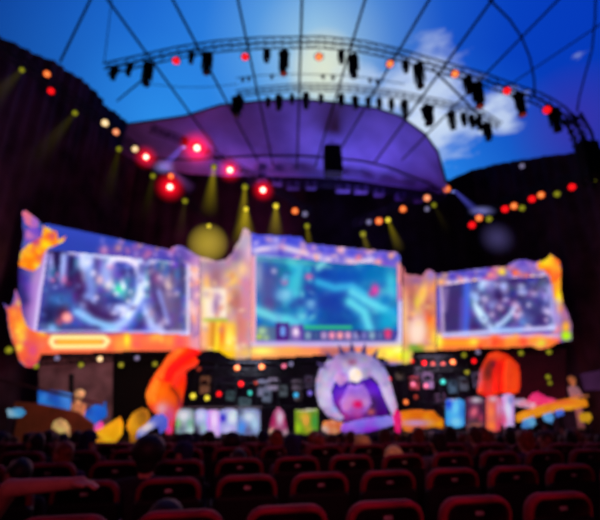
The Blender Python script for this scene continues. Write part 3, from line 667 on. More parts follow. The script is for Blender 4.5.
# ---- left pillar
plp_poly = [(200, 257), (208, 258.5), (216, 261), (226, 260), (233, 253), (235, 247), (240, 240), (243.7, 228), (249, 230), (251, 236), (251, 358), (240, 359.5), (228, 357), (219, 351), (210, 350), (200, 351)]
def art_pil_l(X, Y):
    p = Paint(X, Y, (208, 160, 165)); p.noise(18, 6, 12)
    p.blob(216, 268, 18, 9, (165, 135, 165), .8); p.blob(245, 243, 8, 14, (188, 168, 188), .95); p.blob(236, 256, 7, 8, (140, 115, 155), .7); p.blob(250, 252, 5, 8, (238, 190, 200), .8)
    p.blob(232, 281, 8, 11, (250, 200, 115), .95); p.blob(243, 270, 5, 8, (252, 215, 150), .9); p.blob(207, 283, 4, 10, (250, 190, 120), .9); p.blob(216, 276, 6, 9, (175, 125, 130), .9)
    p.blob(237, 301, 6, 12, (182, 120, 110), .9); p.blob(228, 300, 4, 14, (250, 195, 130), .7); p.blob(246, 300, 6, 30, (215, 145, 165), .8); p.blob(240, 325, 5, 18, (205, 130, 120), .8)
    p.line([(205, 290), (204, 345)], 3.6, (252, 225, 170), .9)
    p.rect(206, 289, 226, 318, (255, 236, 215), .97, 2.5); p.rect(211, 292, 221, 314, (225, 190, 205), .9, 3); p.blob(216, 305, 2.6, 9, (165, 130, 165), .8)
    p.rect(203, 318.5, 228, 322, (165, 190, 80), .9, 1.5)
    p.rect(206, 322, 236, 360, (248, 180, 70), .9, 4); p.line([(213, 324), (213, 345)], 2.4, (200, 130, 60), .7); p.line([(219, 324), (216, 350)], 2.4, (252, 225, 80), .8); p.blob(229, 340, 5, 14, (255, 235, 120), .9); p.blob(222, 335, 3, 10, (235, 120, 60), .7); p.blob(226, 352, 9, 6, (250, 190, 40), .95)
    p.blob(199, 338, 8, 16, (240, 150, 130), .8); p.blob(201, 352, 6, 4, (225, 110, 80), .8)
    p.blob(244, 330, 5, 22, (225, 140, 120), .6); p.blob(245, 353, 8, 5, (240, 190, 110), .9); p.k = 1.3; p.scatter(30, (201, 262, 250, 350), 2.6, [(250, 205, 150), (170, 120, 130), (252, 230, 190), (220, 130, 100), (190, 150, 180)], 18, .5)
    return p
s = thing('led_pillar', 'left glowing LED pillar of orange and cream stone with a pointed crest', 'screen', tuple(PLP.hit(222, 350)), group='LED pillars between the screens')
surface('carved_face', plp_poly, PLP, art_pil_l, s, .05, 1, GLOW, .25, 3); slab('casing', plp_poly, PLP, CASE, s, -.5, -.3)
surface('lantern_panel', [(207, 290), (225, 290), (224, 318), (207, 318)], PLP, lambda X, Y: art_pil_l(X, Y), s, .36)

# ---- central screen
pc_poly = [(251.2, 233), (258, 235), (264, 235), (301, 237), (305.6, 243.5), (345, 247.5), (396, 252.5), (400, 256), (401.5, 275), (402, 300), (402, 364), (390, 365), (384, 358), (320, 355), (262, 358.5), (251.2, 359)]
dc = [(256, 257), (300, 259), (345, 264), (370, 263), (397, 268), (398, 335), (394, 343), (345, 342.5), (256, 341)]
def art_center(X, Y):
    p = Paint(X, Y, (116, 100, 200)); p.k = 1.35; p.lift = 5; p.noise(14, 8, 15)
    p.rect(250, 232, 306, 250, (84, 84, 205), .9, 4); p.line([(305, 247), (345, 252), (396, 258)], 5, (96, 88, 200), .9)
    p.line([(256, 250), (282, 247), (300, 252), (330, 260), (360, 262), (372, 260)], 3.4, (222, 200, 230), .9); p.line([(256, 256), (300, 260)], 2, (150, 190, 215), .6)
    p.scatter(13, (310, 247, 396, 258), 3.2, [(225, 120, 140), (235, 160, 150), (150, 110, 210), (120, 80, 190)], 17, .8); p.blob(391, 256, 3, 3, (240, 170, 130), .8); p.blob(378, 262, 4, 3, (245, 165, 160), .8)
    p.rect(247, 255, 256, 345, (220, 150, 170), .9, 3); p.line([(255.5, 258), (255.5, 340)], 1.6, (196, 170, 220), .8); p.blob(250, 315, 4, 25, (238, 150, 140), .8)
    p.scatter(40, (250, 236, 400, 262), 2.6, [(225, 200, 235), (200, 130, 180), (80, 70, 190), (240, 180, 190), (130, 120, 220)], 47, .55); p.rect(397, 262, 405, 300, (240, 150, 150), .8, 3); p.rect(397, 300, 405, 345, (205, 190, 235), .9, 3); p.line([(399, 285), (399, 300)], 2, (150, 110, 190), .6)
    p.rect(236, 342, 415, 347.5, (196, 176, 226), .85, 2); p.rect(230, 347, 420, 362, (240, 140, 112), .95, 2)
    p.blob(262, 351, 15, 4.5, (212, 222, 140), .9); p.blob(238, 354, 6, 4, (250, 215, 100), .8); p.blob(290, 350, 12, 4, (240, 165, 110), .7); p.rect(320, 348, 355, 358, (120, 80, 130), .6, 4)
    p.blob(388, 353, 12, 7, (248, 225, 115), .95); p.blob(404, 354, 8, 8, (226, 222, 70), .95); p.blob(384, 354, 3, 3, (250, 160, 110), .7); p.blob(398, 350, 5, 3, (255, 245, 180), .8)
    return p
def disp_center(X, Y):
    p = Paint(X, Y, (24, 110, 178)); p.sat = 1.0; p.noise(12, 12, 19); p.noise(14, 5, 20)
    p.scatter(60, (256, 262, 396, 324), 4, [(60, 165, 205), (25, 80, 160), (95, 185, 215), (30, 100, 170), (60, 120, 190)], 39, .55)
    p.blob(268, 285, 12, 26, (78, 84, 150), .85); p.blob(258, 275, 5, 18, (130, 150, 190), .8); p.blob(272, 272, 6, 7, (56, 78, 158), .8); p.blob(270, 305, 8, 10, (82, 70, 142), .7)
    p.blob(292, 285, 7, 22, (48, 178, 208), .85, 12); p.line([(290, 262), (300, 268), (296, 290), (302, 310)], 5, (70, 195, 215), .7)
    p.blob(345, 277, 28, 12, (20, 84, 176), .9); p.blob(322, 276, 12, 9, (22, 70, 165), .8); p.blob(375, 275, 14, 10, (12, 112, 182), .8)
    p.blob(330, 302, 26, 16, (26, 62, 160), .85, 10); p.blob(338, 322, 20, 10, (22, 72, 160), .95); p.blob(300, 302, 7, 6, (40, 70, 158), .8); p.blob(322, 330, 22, 6, (24, 92, 162), .7)
    p.line([(318, 282), (335, 288), (352, 286), (366, 295), (380, 308), (392, 312)], 4.2, (52, 165, 218), .85); p.line([(350, 302), (364, 312), (370, 330)], 5.5, (88, 200, 226), .9); p.line([(352, 292), (372, 304), (384, 309)], 4.5, (92, 200, 228), .85)
    p.blob(387, 322, 9, 12, (22, 152, 202), .9); p.blob(391, 282, 6, 14, (70, 196, 220), .7); p.blob(386, 300, 5, 5, (18, 120, 190), .7)
    p.line([(256, 310), (275, 318), (296, 322)], 5.5, (98, 196, 220), .9); p.blob(300, 322, 13, 6, (60, 172, 212), .8); p.blob(311, 303, 5, 4, (110, 170, 220), .8); p.blob(286, 294, 6, 5, (110, 170, 225), .8)
    p.blob(375, 290, 4.2, 6, (205, 70, 165), .95); p.blob(371, 294, 3, 3, (170, 60, 150), .7); p.blob(309, 277, 4, 3.4, (205, 100, 165), .85); p.blob(284.5, 282, 3.5, 3.5, (190, 90, 165), .8); p.blob(308, 288, 4, 4, (60, 70, 165), .7); p.blob(274, 271, 3, 3, (190, 195, 225), .6)
    p.line([(256, 259), (300, 262), (330, 267)], 2.5, (90, 170, 180), .5); p.line([(318, 268), (324, 262)], 3.5, (120, 205, 220), .7)
    # bottom bar of status icons
    p.rect(254, 326.5, 300, 343, (75, 105, 150), .9, 2); p.rect(300, 330.5, 400, 343, (48, 66, 140), .92, 2)
    p.rect(304, 325.5, 352, 329, (48, 172, 138), .95, 1.3)
    p.blob(262, 331, 5, 4, (150, 195, 165), .9); p.blob(259, 337, 3, 2.6, (165, 205, 90), .9); p.blob(266, 338, 3.5, 3, (150, 190, 150), .8)
    p.rect(276, 322.5, 289, 341, (62, 36, 132), .97, 1); p.rect(280, 326.5, 285.5, 336, (96, 150, 225), .95, 1.2); p.line([(279, 326), (279, 338)], 1, (50, 24, 110), .6)
    p.rect(291, 325, 303, 341, (92, 76, 168), .9, 1.5); p.blob(296, 332, 3.6, 5, (222, 215, 240), .95); p.blob(301, 328, 2, 4, (70, 50, 150), .8)
    for i, x in enumerate(range(308, 398, 8)):
        c = [(120, 160, 190), (60, 96, 150), (165, 150, 200), (225, 150, 185), (235, 160, 175), (205, 160, 200), (140, 150, 205), (110, 120, 190), (125, 165, 195), (80, 110, 170), (190, 80, 140), (70, 80, 170)][i]
        p.rect(x-3, 332, x+3, 339, c, .85, 1.2)
    p.scatter(24, (278, 268, 318, 322), 3, [(120, 200, 220), (40, 80, 160), (90, 150, 210), (70, 190, 215)], 40, .55); p.k = 1.32; p.lift = 6; p.blob(388, 331.5, 4, 3, (205, 60, 120), .85); p.blob(359, 333, 2.6, 3, (40, 40, 110), .7); p.rect(256, 341, 400, 346, (190, 175, 230), .7, 1.5)
    return p
s = thing('led_screen', 'central LED screen showing a blue-green game map above a row of small icons', 'screen', tuple(PC.hit(325, 357)), group='LED screens over the stage')
surface('surround', pc_poly, PC, art_center, s); surface('display', dc, PC, disp_center, s, .12); slab('casing', pc_poly, PC, CASE, s, -.45, -.02)
surface('scroll_ornament', [(256, 254), (266, 246), (282, 243.5), (290, 246), (304, 249), (330, 256), (352, 259.5), (371, 258), (374, 261), (352, 264), (330, 261.5), (300, 255), (282, 251), (268, 253), (259, 258)], PC, lambda X, Y: art_center(X, Y), s, .03, 1, GLOW, .3, 3)

# ---- right pillar
prp_poly = [(403, 266), (405, 274), (412, 275), (423, 276), (426, 271), (430, 269.5), (435, 273), (436.5, 276), (436.5, 350.5), (413, 351.5), (411, 363), (403, 364)]
def art_pil_r(X, Y):
    p = Paint(X, Y, (215, 140, 120)); p.noise(15, 6, 23)
    p.blob(416, 281, 14, 7, (160, 110, 150), .85); p.blob(431, 275, 5, 6, (165, 130, 190), .9); p.blob(404, 268, 4, 6, (235, 130, 140), .8)
    p.blob(423, 294, 4.5, 12, (252, 205, 115), .95, 12); p.blob(417, 303, 3, 7, (232, 205, 80), .8); p.blob(411, 295, 4, 12, (190, 120, 100), .9); p.blob(428, 306, 4, 8, (175, 95, 100), .7)
    p.blob(405, 318, 4, 22, (245, 190, 140), .9); p.blob(417, 332, 9.5, 17, (250, 214, 190), .97, 0, 1.6); p.blob(431, 322, 4, 14, (250, 160, 75), .9); p.blob(434.5, 338, 4, 8, (252, 200, 80), .95); p.blob(429, 318, 3, 5, (240, 95, 50), .6)
    p.rect(409, 344.5, 424, 352, (120, 150, 60), .85, 2); p.blob(431, 348, 6, 3, (250, 190, 90), .9); p.blob(406, 356, 6, 9, (226, 222, 75), .95); p.k = 1.3; p.scatter(16, (403, 276, 438, 346), 2.6, [(250, 200, 140), (180, 110, 110), (250, 170, 80)], 24, .5)
    return p
s = thing('led_pillar', 'right glowing LED pillar of orange stone beside the central screen', 'screen', tuple(PRP.hit(420, 351)), group='LED pillars between the screens')
surface('carved_face', prp_poly, PRP, art_pil_r, s, .05, 1, GLOW, .22, 3); slab('casing', prp_poly, PRP, CASE, s, -.5, -.28)

# ---- right screen
pr_poly = [(436.8, 274), (445, 273), (490, 267.6), (506, 267), (511, 263), (518, 260.5), (528, 260.5), (533, 262), (543, 261), (548, 258), (550.5, 254), (554, 257), (560, 261), (561, 275), (560.6, 290), (563, 303), (569, 316), (571.6, 324), (571.6, 340), (560, 342), (556, 343.5), (548, 348), (539.5, 349), (532, 346), (510, 347.5), (478, 348.5), (436.8, 350.5)]
dr = [(440, 287), (455, 284), (475, 281), (505, 279), (550, 276), (554, 300), (556, 331), (515, 333), (480, 335), (442, 337)]
def art_right(X, Y):
    p = Paint(X, Y, (118, 88, 168)); p.k = 1.35; p.lift = 5; p.noise(20, 7, 25)
    p.rect(440, 268, 505, 280, (88, 76, 176), .8, 4); p.line([(448, 283), (475, 281)], 3, (225, 200, 215), .85); p.blob(441, 282, 5, 4, (246, 165, 120), .9)
    p.scatter(16, (470, 266, 535, 279), 3.2, [(215, 110, 150), (120, 80, 180), (225, 150, 160), (160, 120, 200)], 27, .8); p.blob(502, 272, 4.5, 3.5, (246, 200, 75), .95); p.blob(526, 274, 3.5, 3.5, (244, 120, 90), .9)
    p.blob(537, 281, 6, 6, (176, 160, 226), .8); p.blob(543, 278, 4, 4, (240, 165, 150), .7)
    p.rect(552, 268, 564, 302, (244, 150, 60), .9, 3); p.blob(559, 298, 3, 8, (226, 205, 60), .95); p.blob(560, 309, 4, 6, (240, 130, 60), .8); p.blob(564, 315, 5, 6, (185, 110, 160), .7); p.rect(554, 298, 560, 332, (190, 165, 220), .6, 3)
    p.blob(566, 327, 5, 7, (246, 175, 60), .95); p.blob(566, 336, 6, 5, (178, 214, 40), .97, 0, 1.6); p.blob(556, 330, 4, 5, (240, 140, 120), .8)
    p.rect(436, 336, 560, 352, (240, 118, 78), .95, 2.5); p.rect(436, 334, 560, 338, (215, 185, 220), .7, 2); p.line([(440, 343), (470, 343)], 3, (250, 150, 65), .8); p.blob(474, 342, 5, 3.5, (250, 205, 90), .9); p.blob(439, 341, 4, 8, (252, 215, 100), .9)
    p.scatter(16, (478, 338, 548, 348), 3.6, [(225, 70, 70), (250, 150, 80), (235, 100, 70), (240, 130, 110)], 29, .75); p.scatter(44, (445, 262, 552, 284), 2.6, [(215, 195, 235), (230, 140, 150), (90, 70, 170), (245, 180, 110), (170, 140, 210)], 48, .55); p.blob(541, 343, 6, 4.5, (225, 205, 60), .95); p.blob(534, 340, 5, 3, (245, 140, 70), .8)
    return p
def disp_right(X, Y):
    p = Paint(X, Y, (74, 64, 132)); p.noise(16, 8, 33); p.noise(14, 4, 34)
    p.rect(438, 284, 464, 336, (64, 50, 108), .85, 4); p.line([(446, 290), (444, 310)], 3, (150, 130, 190), .55); p.line([(467, 284), (466, 334)], 4.5, (76, 98, 208), .85); p.line([(462, 300), (461, 332)], 2.6, (90, 80, 170), .6); p.blob(474, 326, 5, 8, (60, 46, 108), .8)
    p.line([(483, 284), (476, 296), (478, 310), (486, 320), (494, 328)], 5, (150, 175, 226), .95); p.line([(476, 305), (482, 318), (492, 327)], 2.8, (196, 215, 245), .7)
    p.line([(494, 328), (503, 322), (512, 313), (516, 306)], 3, (165, 185, 226), .9); p.line([(484, 283), (496, 284)], 4, (186, 196, 238), .7); p.blob(504, 286, 4, 8, (170, 190, 238), .8); p.blob(492, 300, 5, 9, (96, 88, 150), .8)
    p.blob(499, 304, 7, 10, (72, 40, 98), .9); p.blob(497, 292, 4, 5, (60, 56, 120), .7); p.blob(490, 286, 4, 4, (200, 165, 215), .7)
    p.blob(517.5, 313, 4, 7, (238, 165, 196), .95); p.blob(515, 304, 4.5, 3, (190, 150, 200), .7); p.blob(528, 303, 10, 5, (78, 88, 152), .9, 12); p.blob(522, 294, 7, 6, (64, 48, 108), .85); p.blob(534, 293, 5, 4, (176, 150, 205), .8); p.blob(531, 318, 10, 10, (66, 56, 116), .85); p.blob(523, 322, 5, 6, (96, 130, 200), .8); p.blob(541, 320, 7, 9, (62, 48, 112), .85)
    p.blob(546, 292, 5, 8, (165, 170, 228), .8); p.blob(548, 310, 5, 8, (150, 150, 215), .8); p.blob(513, 285, 4, 4, (90, 62, 130), .7); p.blob(540, 304, 4, 4, (60, 60, 120), .7)
    p.line([(445, 335), (490, 332), (520, 330), (556, 328)], 2.6, (190, 190, 238), .85); p.line([(494, 329), (520, 330)], 2.6, (130, 165, 225), .6); p.line([(550, 278), (555, 328)], 2.4, (180, 165, 225), .7); p.line([(441, 286), (443, 336)], 2, (200, 180, 220), .7)
    p.scatter(60, (472, 280, 552, 328), 2.6, [(190, 190, 240), (58, 44, 100), (150, 165, 228), (70, 60, 124), (205, 185, 225), (96, 100, 170), (50, 40, 92)], 36, .6); p.k = 1.35; p.lift = 10
    return p
s = thing('led_screen', 'right LED screen of pale armoured figures in a lilac surround with yellow corner flames', 'screen', tuple(PR.hit(505, 348)), group='LED screens over the stage')
surface('surround', pr_poly, PR, art_right, s); surface('display', dr, PR, disp_right, s, .12); slab('casing', pr_poly, PR, CASE, s, -.45, -.02)
surface('flame_ornament', [(537, 262), (543, 261), (548, 258), (550.5, 254), (554, 257), (560, 261), (561, 275), (557, 282), (551, 283), (549, 275), (543, 270), (538, 269)], PR, flame_paint([(246, 140, 40), (250, 205, 60), (240, 110, 60)], 41, 4), s, .05, 1, GLOW, .3, 4)
surface('flame_ornament', [(555, 330), (562, 318), (568, 318), (571.5, 325), (571.5, 340), (560, 342), (556, 343), (552, 338)], PR, lambda X, Y: art_right(X, Y), s, .05, 1, GLOW, .3, 4)
surface('crystal_ornament', [(507, 268), (512, 263), (519, 260.5), (527, 261), (534, 265), (534, 273), (528, 277), (514, 276)], PR, flame_paint([(140, 115, 190), (110, 80, 170), (190, 140, 190), (240, 120, 90)], 43, 3.5), s, .05, 1, GLOW, .3, 4)
surface('flame_ornament', [(532, 345), (537, 340), (545, 339), (549, 343), (547, 348), (540, 349)], PR, lambda X, Y: art_right(X, Y), s, .05, 1, GLOW, .25, 3)
# ------------------------------------------------------------------ stage platform, back scaffolds, props
def ground_pts(pts): return pts
STG = mat('black_stage_deck', (22, 14, 20), .5, noise=.3, nscale=2)
ZS = -.45
def prism(name, plan, z0, z1, m, parent=None):
    n = len(plan); v = [(x, y, z1) for x, y in plan]+[(x, y, z0) for x, y in plan]
    return MB().add(v, [tuple(range(n)), tuple(range(2*n-1, n-1, -1))]+[(i, n+i, n+(i+1) % n, (i+1) % n) for i in range(n)]).build(name, m, parent)
sl = .12
plan = [(-16.5, 24.6-16.5*sl+1.5), (-9, 24.8-9*sl), (0, 25.0), (9, 25.4+9*sl*.6), (16, 26.0), (16.0, 33.5), (-16.5, 33.5)]
st = thing('stage_platform', 'low dark stage platform running under the screens', 'stage', (0, 25, -1.71))
prism('deck', plan, ZS-.12, ZS, STG, st); prism('skirt', [(x*.995, y+.15) for x, y in plan[:5]]+[(15.9, 33.3), (-16.4, 33.3)], -1.8, ZS-.12, mat('dark_plum_skirt', (40, 16, 26), .9, noise=.3), st)
def scaffold(label, px0, px1, y0, y1, Y, nx, nz_):
    r = thing('stage_scaffold', label, 'scaffold', tuple(P((px0+px1)/2, y1, Y)))
    a = P(px0, y1, Y); b = P(px1, y1, Y); zt = P(px0, y0, Y).z; zb = ZS; dy = 1.4
    fr = MB(); 
    for i in range(nx+1):
        x = a.x+(b.x-a.x)*i/nx
        fr2 = MB().tube([(x, Y, zb), (x, Y, zt)], .06, 6).tube([(x, Y+dy, zb), (x, Y+dy, zt)], .06, 6); fr2.build('post', DARK, r)
    for k in range(1, nz_+1):
        z = zb+(zt-zb)*k/nz_; MB().tube([(a.x, Y, z), (b.x, Y, z)], .045, 6).tube([(a.x, Y+dy, z), (b.x, Y+dy, z)], .045, 6).build('rail', DARK, r)
        MB().box(((a.x+b.x)/2, Y+dy/2, z-.06), (b.x-a.x, dy, .05)).build('platform', BLACK, r)
    for i in range(nx):
        x0 = a.x+(b.x-a.x)*i/nx; x1 = a.x+(b.x-a.x)*(i+1)/nx
        fr.tube([(x0, Y+dy, zb), (x1, Y+dy, zb+(zt-zb)/nz_)], .03, 5).tube([(x1, Y+dy, zb+(zt-zb)/nz_), (x0, Y+dy, zt)], .03, 5)
    fr.build('brace', DARK, r); return r
scaffold('dark scaffold wall full of small lamps behind the left half of the stage', 190, 322, 362, 425, 29.6, 6, 3)
scaffold('dark scaffold wall with red lamps behind the right half of the stage', 388, 482, 356, 425, 30.4, 5, 3)
# boxes of gear on the scaffold levels
def gear(label, px, py, Y, w_, h_, c):
    q = P(px, py, Y); r = thing('gear_case', label, 'equipment case', tuple(q), group='gear cases on the scaffolds')
    MB().bbox_bev(q, (w_, .5, h_), .04).build('case_shell', mat('case_%d_%d_%d' % c, c, .6, tuple(int(k*.8) for k in c), .85, noise=.3, nscale=4), r); MB().box(q+Vector((0, -.26, h_*.15)), (w_*.7, .03, h_*.25)).build('face_panel', mat('dark_glass'), r)  # emission added so the cases show up in the dark
for i, (x, y, w_, h_, c) in enumerate([(262, 388, .7, 1.1, (95, 95, 115)), (274, 384, .8, .8, (120, 110, 130)), (267, 396, .6, .8, (80, 90, 105)), (283, 391, .6, .7, (70, 80, 85)), (297, 385, .7, .7, (90, 80, 95)), (205, 385, .6, 1.2, (110, 70, 50)), (309, 382, .6, .8, (70, 60, 85)), (231, 396, .6, .6, (50, 70, 72)), (245, 402, .8, .5, (60, 80, 85)), (298, 396, .5, .6, (90, 75, 80))]):
    gear('small %s case on the left stage scaffold, %s from its left end' % (['grey-blue', 'pale grey', 'slate', 'grey-green', 'mauve-grey', 'brown', 'dusky violet', 'dark teal', 'teal-grey', 'pinkish grey'][i], nth(sorted([262, 274, 267, 283, 297, 205, 309, 231, 245, 298]).index(x)+1)), x, y, 29.9, w_, h_, c)
for i, (x, y, w_, h_, c) in enumerate([(427, 380, .7, 1.2, (120, 90, 125)), (414, 383, .6, .9, (150, 50, 60)), (419, 371, .6, .7, (95, 70, 100)), (452, 386, .5, 1.0, (50, 75, 90)), (463, 384, .6, .9, (60, 70, 80)), (478, 380, .6, 1.1, (90, 80, 110)), (400, 376, .5, .6, (95, 80, 70)), (440, 398, .7, .6, (60, 40, 60))]):
    gear('small %s case on the right stage scaffold, %s from its left end' % (['mauve', 'dull red', 'plum', 'blue-grey', 'slate', 'lavender-grey', 'taupe', 'dark plum'][i], nth(sorted([427, 414, 419, 452, 463, 478, 400, 440]).index(x)+1)), x, y, 30.7, w_, h_, c)
GS = 'small lamps on the stage scaffolds'
for k, x, y, Y, s_, l in [('orange', 237, 368, 29.2, .85, 'orange lamp on the header rail left of the central screen foot'), ('orange', 262, 367, 29.2, .85, 'orange-red lamp on the header rail, below the pale patch of the central screen foot'), ('dim', 199, 369, 29.2, .8, 'dim red lamp at the left end of the header rail'), ('pink', 284, 366, 29.2, .7, 'pinkish lamp on the header rail, second left of the arch'), ('grey', 291, 364, 29.2, .8, 'violet-grey lamp on the header rail beside the arch'),
    ('red', 241, 384, 29.4, .8, 'red lamp on the left scaffold, upper of two red ones'), ('red', 219, 394, 29.4, .75, 'red lamp on the left scaffold, lower of two red ones'), ('teal', 250, 393, 29.4, .65, 'green-teal lamp on the left scaffold right of the red ones'), ('yellow', 193, 396, 29.4, .9, 'yellow lamp on the left scaffold beside the red wing'), ('yellow', 207, 398, 29.4, .8, 'amber-yellow lamp on the left scaffold, second from the wing'), ('gem', 296, 395, 29.4, .8, 'cyan lamp on the left scaffold near the arch'), ('violet', 310, 393, 29.4, .8, 'violet-blue lamp on the left scaffold right next to the arch'), ('dim', 256, 383, 29.4, .6, 'dim red lamp beside the grey cases of the left scaffold'),
    ('teal', 443, 382, 30.2, .8, 'green-teal lamp on the right scaffold'), ('red', 389, 379, 30.2, .75, 'red lamp on the right scaffold next to the arch'), ('pink', 413, 384, 30.2, .8, 'pink-red lamp on the right scaffold'), ('pink', 426, 386, 30.2, .75, 'pink lamp on the right scaffold right of the pink-red one'), ('orange', 406, 402, 30.2, .75, 'orange-red lamp low on the right scaffold above the gold ring'), ('dim', 416, 397, 30.2, .7, 'dim red lamp low on the right scaffold'),
    ('red', 424, 363, 30.1, .75, 'red lamp on the right header rail, first from its left end'), ('dim', 433, 364, 30.1, .75, 'dim red lamp on the right header rail, second from its left end'), ('dim', 443, 364, 30.1, .75, 'dim red lamp on the right header rail, third from its left end'), ('orange', 453, 362, 30.1, .85, 'orange lamp on the right header rail, fourth from its left end'), ('red', 474, 361, 30.1, .75, 'red lamp at the right end of the right header rail'), ('red', 412, 361, 30.1, .6, 'red lamp under the right LED pillar'), ('green', 494, 370, 30.0, .75, 'olive lamp in front of the red folded wing'), ('green', 467, 372, 30.1, .8, 'olive lamp on the right scaffold top')]:
    par(k, P(x, y, Y), l, GS, s_*.95)
truss('hanging_truss', 'black header rail with red lamps under the central screen, left of the arch', [P(188, 373, 29.4), P(325, 371, 29.4)], .35, .35, .05, m=BLACK)
truss('hanging_truss', 'black header rail with red lamps under the right pillar and screen', [P(388, 370, 30.2), P(486, 367, 30.2)], .35, .35, .05, m=BLACK)
GU = 'lamps under the outer screens'
rl = truss('hanging_truss', 'lower rail truss with small lamps under the left screen', [PL.hit(28, 362, -.85), PL.hit(110, 358, -.85), PL.hit(192, 356, -.85)], .3, .3, .04, m=BLACK)
rr = truss('hanging_truss', 'lower rail truss with small lamps under the right screen', [PR.hit(445, 355, -.85), PR.hit(560, 350, -.85)], .3, .3, .04, m=BLACK)
for k, x, y, l in [('green', 36, 366, 'olive lamp beside the flame tip under the left screen'), ('grey', 57, 358, 'dim grey lamp under the left screen, left of an olive one'), ('green', 81, 365, 'olive lamp under the left screen above the grey wall panel'), ('cream', 100, 359, 'cream lamp under the left screen near the dark opening'), ('green', 121, 365, 'olive lamp under the left screen in the dark opening'), ('grey', 137, 358, 'pale grey lamp under the left screen in the dark opening'), ('green', 155, 364, 'olive lamp under the left screen beside the red wing')]:
    par(k, PL.hit(x, y, -.2), l, GU, .66)
for k, x, y, l in [('green', 464, 355, 'olive lamp under the left end of the right screen'), ('green', 521, 353, 'olive lamp under the middle of the right screen'), ('green', 549, 352, 'olive lamp under the right end of the right screen'), ('grey', 478, 352, 'dim lamp under the right screen beside the red folded wing')]:
    par(k, PR.hit(x, y, -.2), l, GU, .75)
par('green', P(548, 377, 28.5), 'olive-white lamp on a stand behind the gold ramp', GU, .7); par('green', P(550, 383, 28.5), 'lower olive lamp on the same stand behind the gold ramp', GU, .55)
bs = par('green', PL.hit(9, 350, .1), 'bright green lamp beside the lowest flames of the left screen', GU, .8)

# ---- left side: wall panel, dark opening, blue banners, brown ramp, gold and orange props
YL_ = 27.5
pn = Plane((P(40, 390, 25.0).x, 25.0), (P(118, 390, 27.0).x, 27.0))
wp = thing('wall_panel_flat', 'grey-brown flat wall panel standing under the left screen', 'panel', tuple(pn.hit(78, 420)))
slab('face', [(39, 357), (113, 354), (112, 428), (39, 428)], pn, mat('grey_brown_flat', (150, 118, 122), .9, noise=.25, nscale=.8), wp, -.2, 0)
slab('post', [(69.5, 374), (74, 374), (74, 392), (69.5, 392)], pn, BLACK, wp, .02, .15)
wp2 = thing('wall_panel_flat', 'black panelled opening between the grey panel and the red wing', 'panel', tuple(P(135, 420, 27.6)))
slab('back_face', [(112, 354), (168, 356), (168, 425), (112, 425)], flat(28.6, .1), mat('black_opening', (18, 15, 15), .9, noise=.3), wp2, -.1, 0)
slab('jamb', [(110.5, 354), (114, 354), (114, 425), (110.5, 425)], flat(28.6, .1), BLACK, wp2, 0, .5)
def banner_paint(cols, seed, r=5):
    def f(X, Y):
        p = Paint(X, Y, cols[0]); p.noise(14, 7, seed); p.scatter(14, (X.min(), Y.min(), X.max(), Y.max()), r, cols, seed, .7); return p
    return f
for lb, poly, Y, cols, sd in [('wide blue glowing banner strip low on the left, in front of the grey panel', [(38, 389), (60, 391), (72, 394), (70, 412), (55, 409), (38, 405)], 24.6, [(30, 85, 165), (26, 110, 200), (60, 60, 130), (70, 130, 210)], 51),
        ('second blue glowing banner strip, between the orange statue and the gold rocks', [(84, 412), (94, 405), (106, 402), (107, 416), (96, 424), (84, 428), (80, 426)], 25.0, [(30, 95, 190), (20, 130, 215), (30, 60, 150)], 52),
        ('small cyan-white glowing sign at the far left above the audience', [(7, 409), (22, 408), (26, 412), (22, 417), (8, 417)], 22.5, [(90, 165, 200), (150, 170, 180), (60, 130, 180)], 53)]:
    b = thing('light_banner', lb, 'banner', tuple(flat(Y).hit(sum(p[0] for p in poly)/len(poly), max(p[1] for p in poly))))
    surface('lit_face', poly, flat(Y), banner_paint(cols, sd), b, .03); slab('back_board', poly, flat(Y), BLACK, b, -.1, 0)
    q = flat(Y).hit(sum(p[0] for p in poly)/len(poly), max(p[1] for p in poly)-3, -.05); MB().tube([(q.x, q.y, floor_z(q.y)), q], .06, 8).lathe([(.25, 0), (.25, .03), (.07, .06)], (q.x, q.y, floor_z(q.y))).build('stand', BLACK, b)
rp = thing('side_ramp', 'brown wooden side ramp falling toward the stage on the left', 'ramp', tuple(P(50, 440, 23)))
slab('boards', [(14, 402), (38, 404), (76, 412), (92, 424), (92, 445), (14, 445)], flat(23.6), mat('brown_boards', (92, 44, 26), .8, (70, 28, 14), .5, noise=.3, nscale=1), rp, -.4, 0)  # boards carry some stage light as emission
slab('handrail', [(-10, 376), (-10, 378.5), (104, 406), (104, 403.5)], flat(23.3), mat('grey_rail', (70, 50, 55), .6), rp, 0, .08)
def relief(name, label, cat, poly, Y, paint, bulge=.5, soft=6, part='body', m=None, slope=.12, parts=()):
    pl_ = flat(Y, slope); low = max(p[1] for p in poly); cx = sum(p[0] for p in poly)/len(poly)
    r = thing(name, label, cat, tuple(pl_.hit(cx, low)))
    surface(part, poly, pl_, paint, r, 0, 1.0, m or PROP, bulge, soft)
    lo = pl_.hit(cx, low-2); base_z = ZS if Y > 25.2 else floor_z(lo.y)
    if lo.z > base_z+.03: MB().tube([(lo.x, lo.y, base_z), lo], .09, 8).lathe([(.3, 0), (.3, .03), (.1, .06)], (lo.x, lo.y, base_z)).build('stand', BLACK, r)
    for nm, po, pt, of in parts: surface(nm, po, pl_, pt, r, of, 1.0, m or PROP, bulge*.5, 3)
    return r
GOLD = [(235, 165, 25), (245, 190, 40), (205, 120, 25), (225, 145, 30)]
def cp(cols, seed, r=4, extra=()):
    def f(X, Y):
        p = Paint(X, Y, cols[0]); p.scatter(int(len(X)/18)+5, (X.min(), Y.min(), X.max(), Y.max()), r, cols, seed, .75)
        for e in extra: p.blob(*e)
        return p
    return f
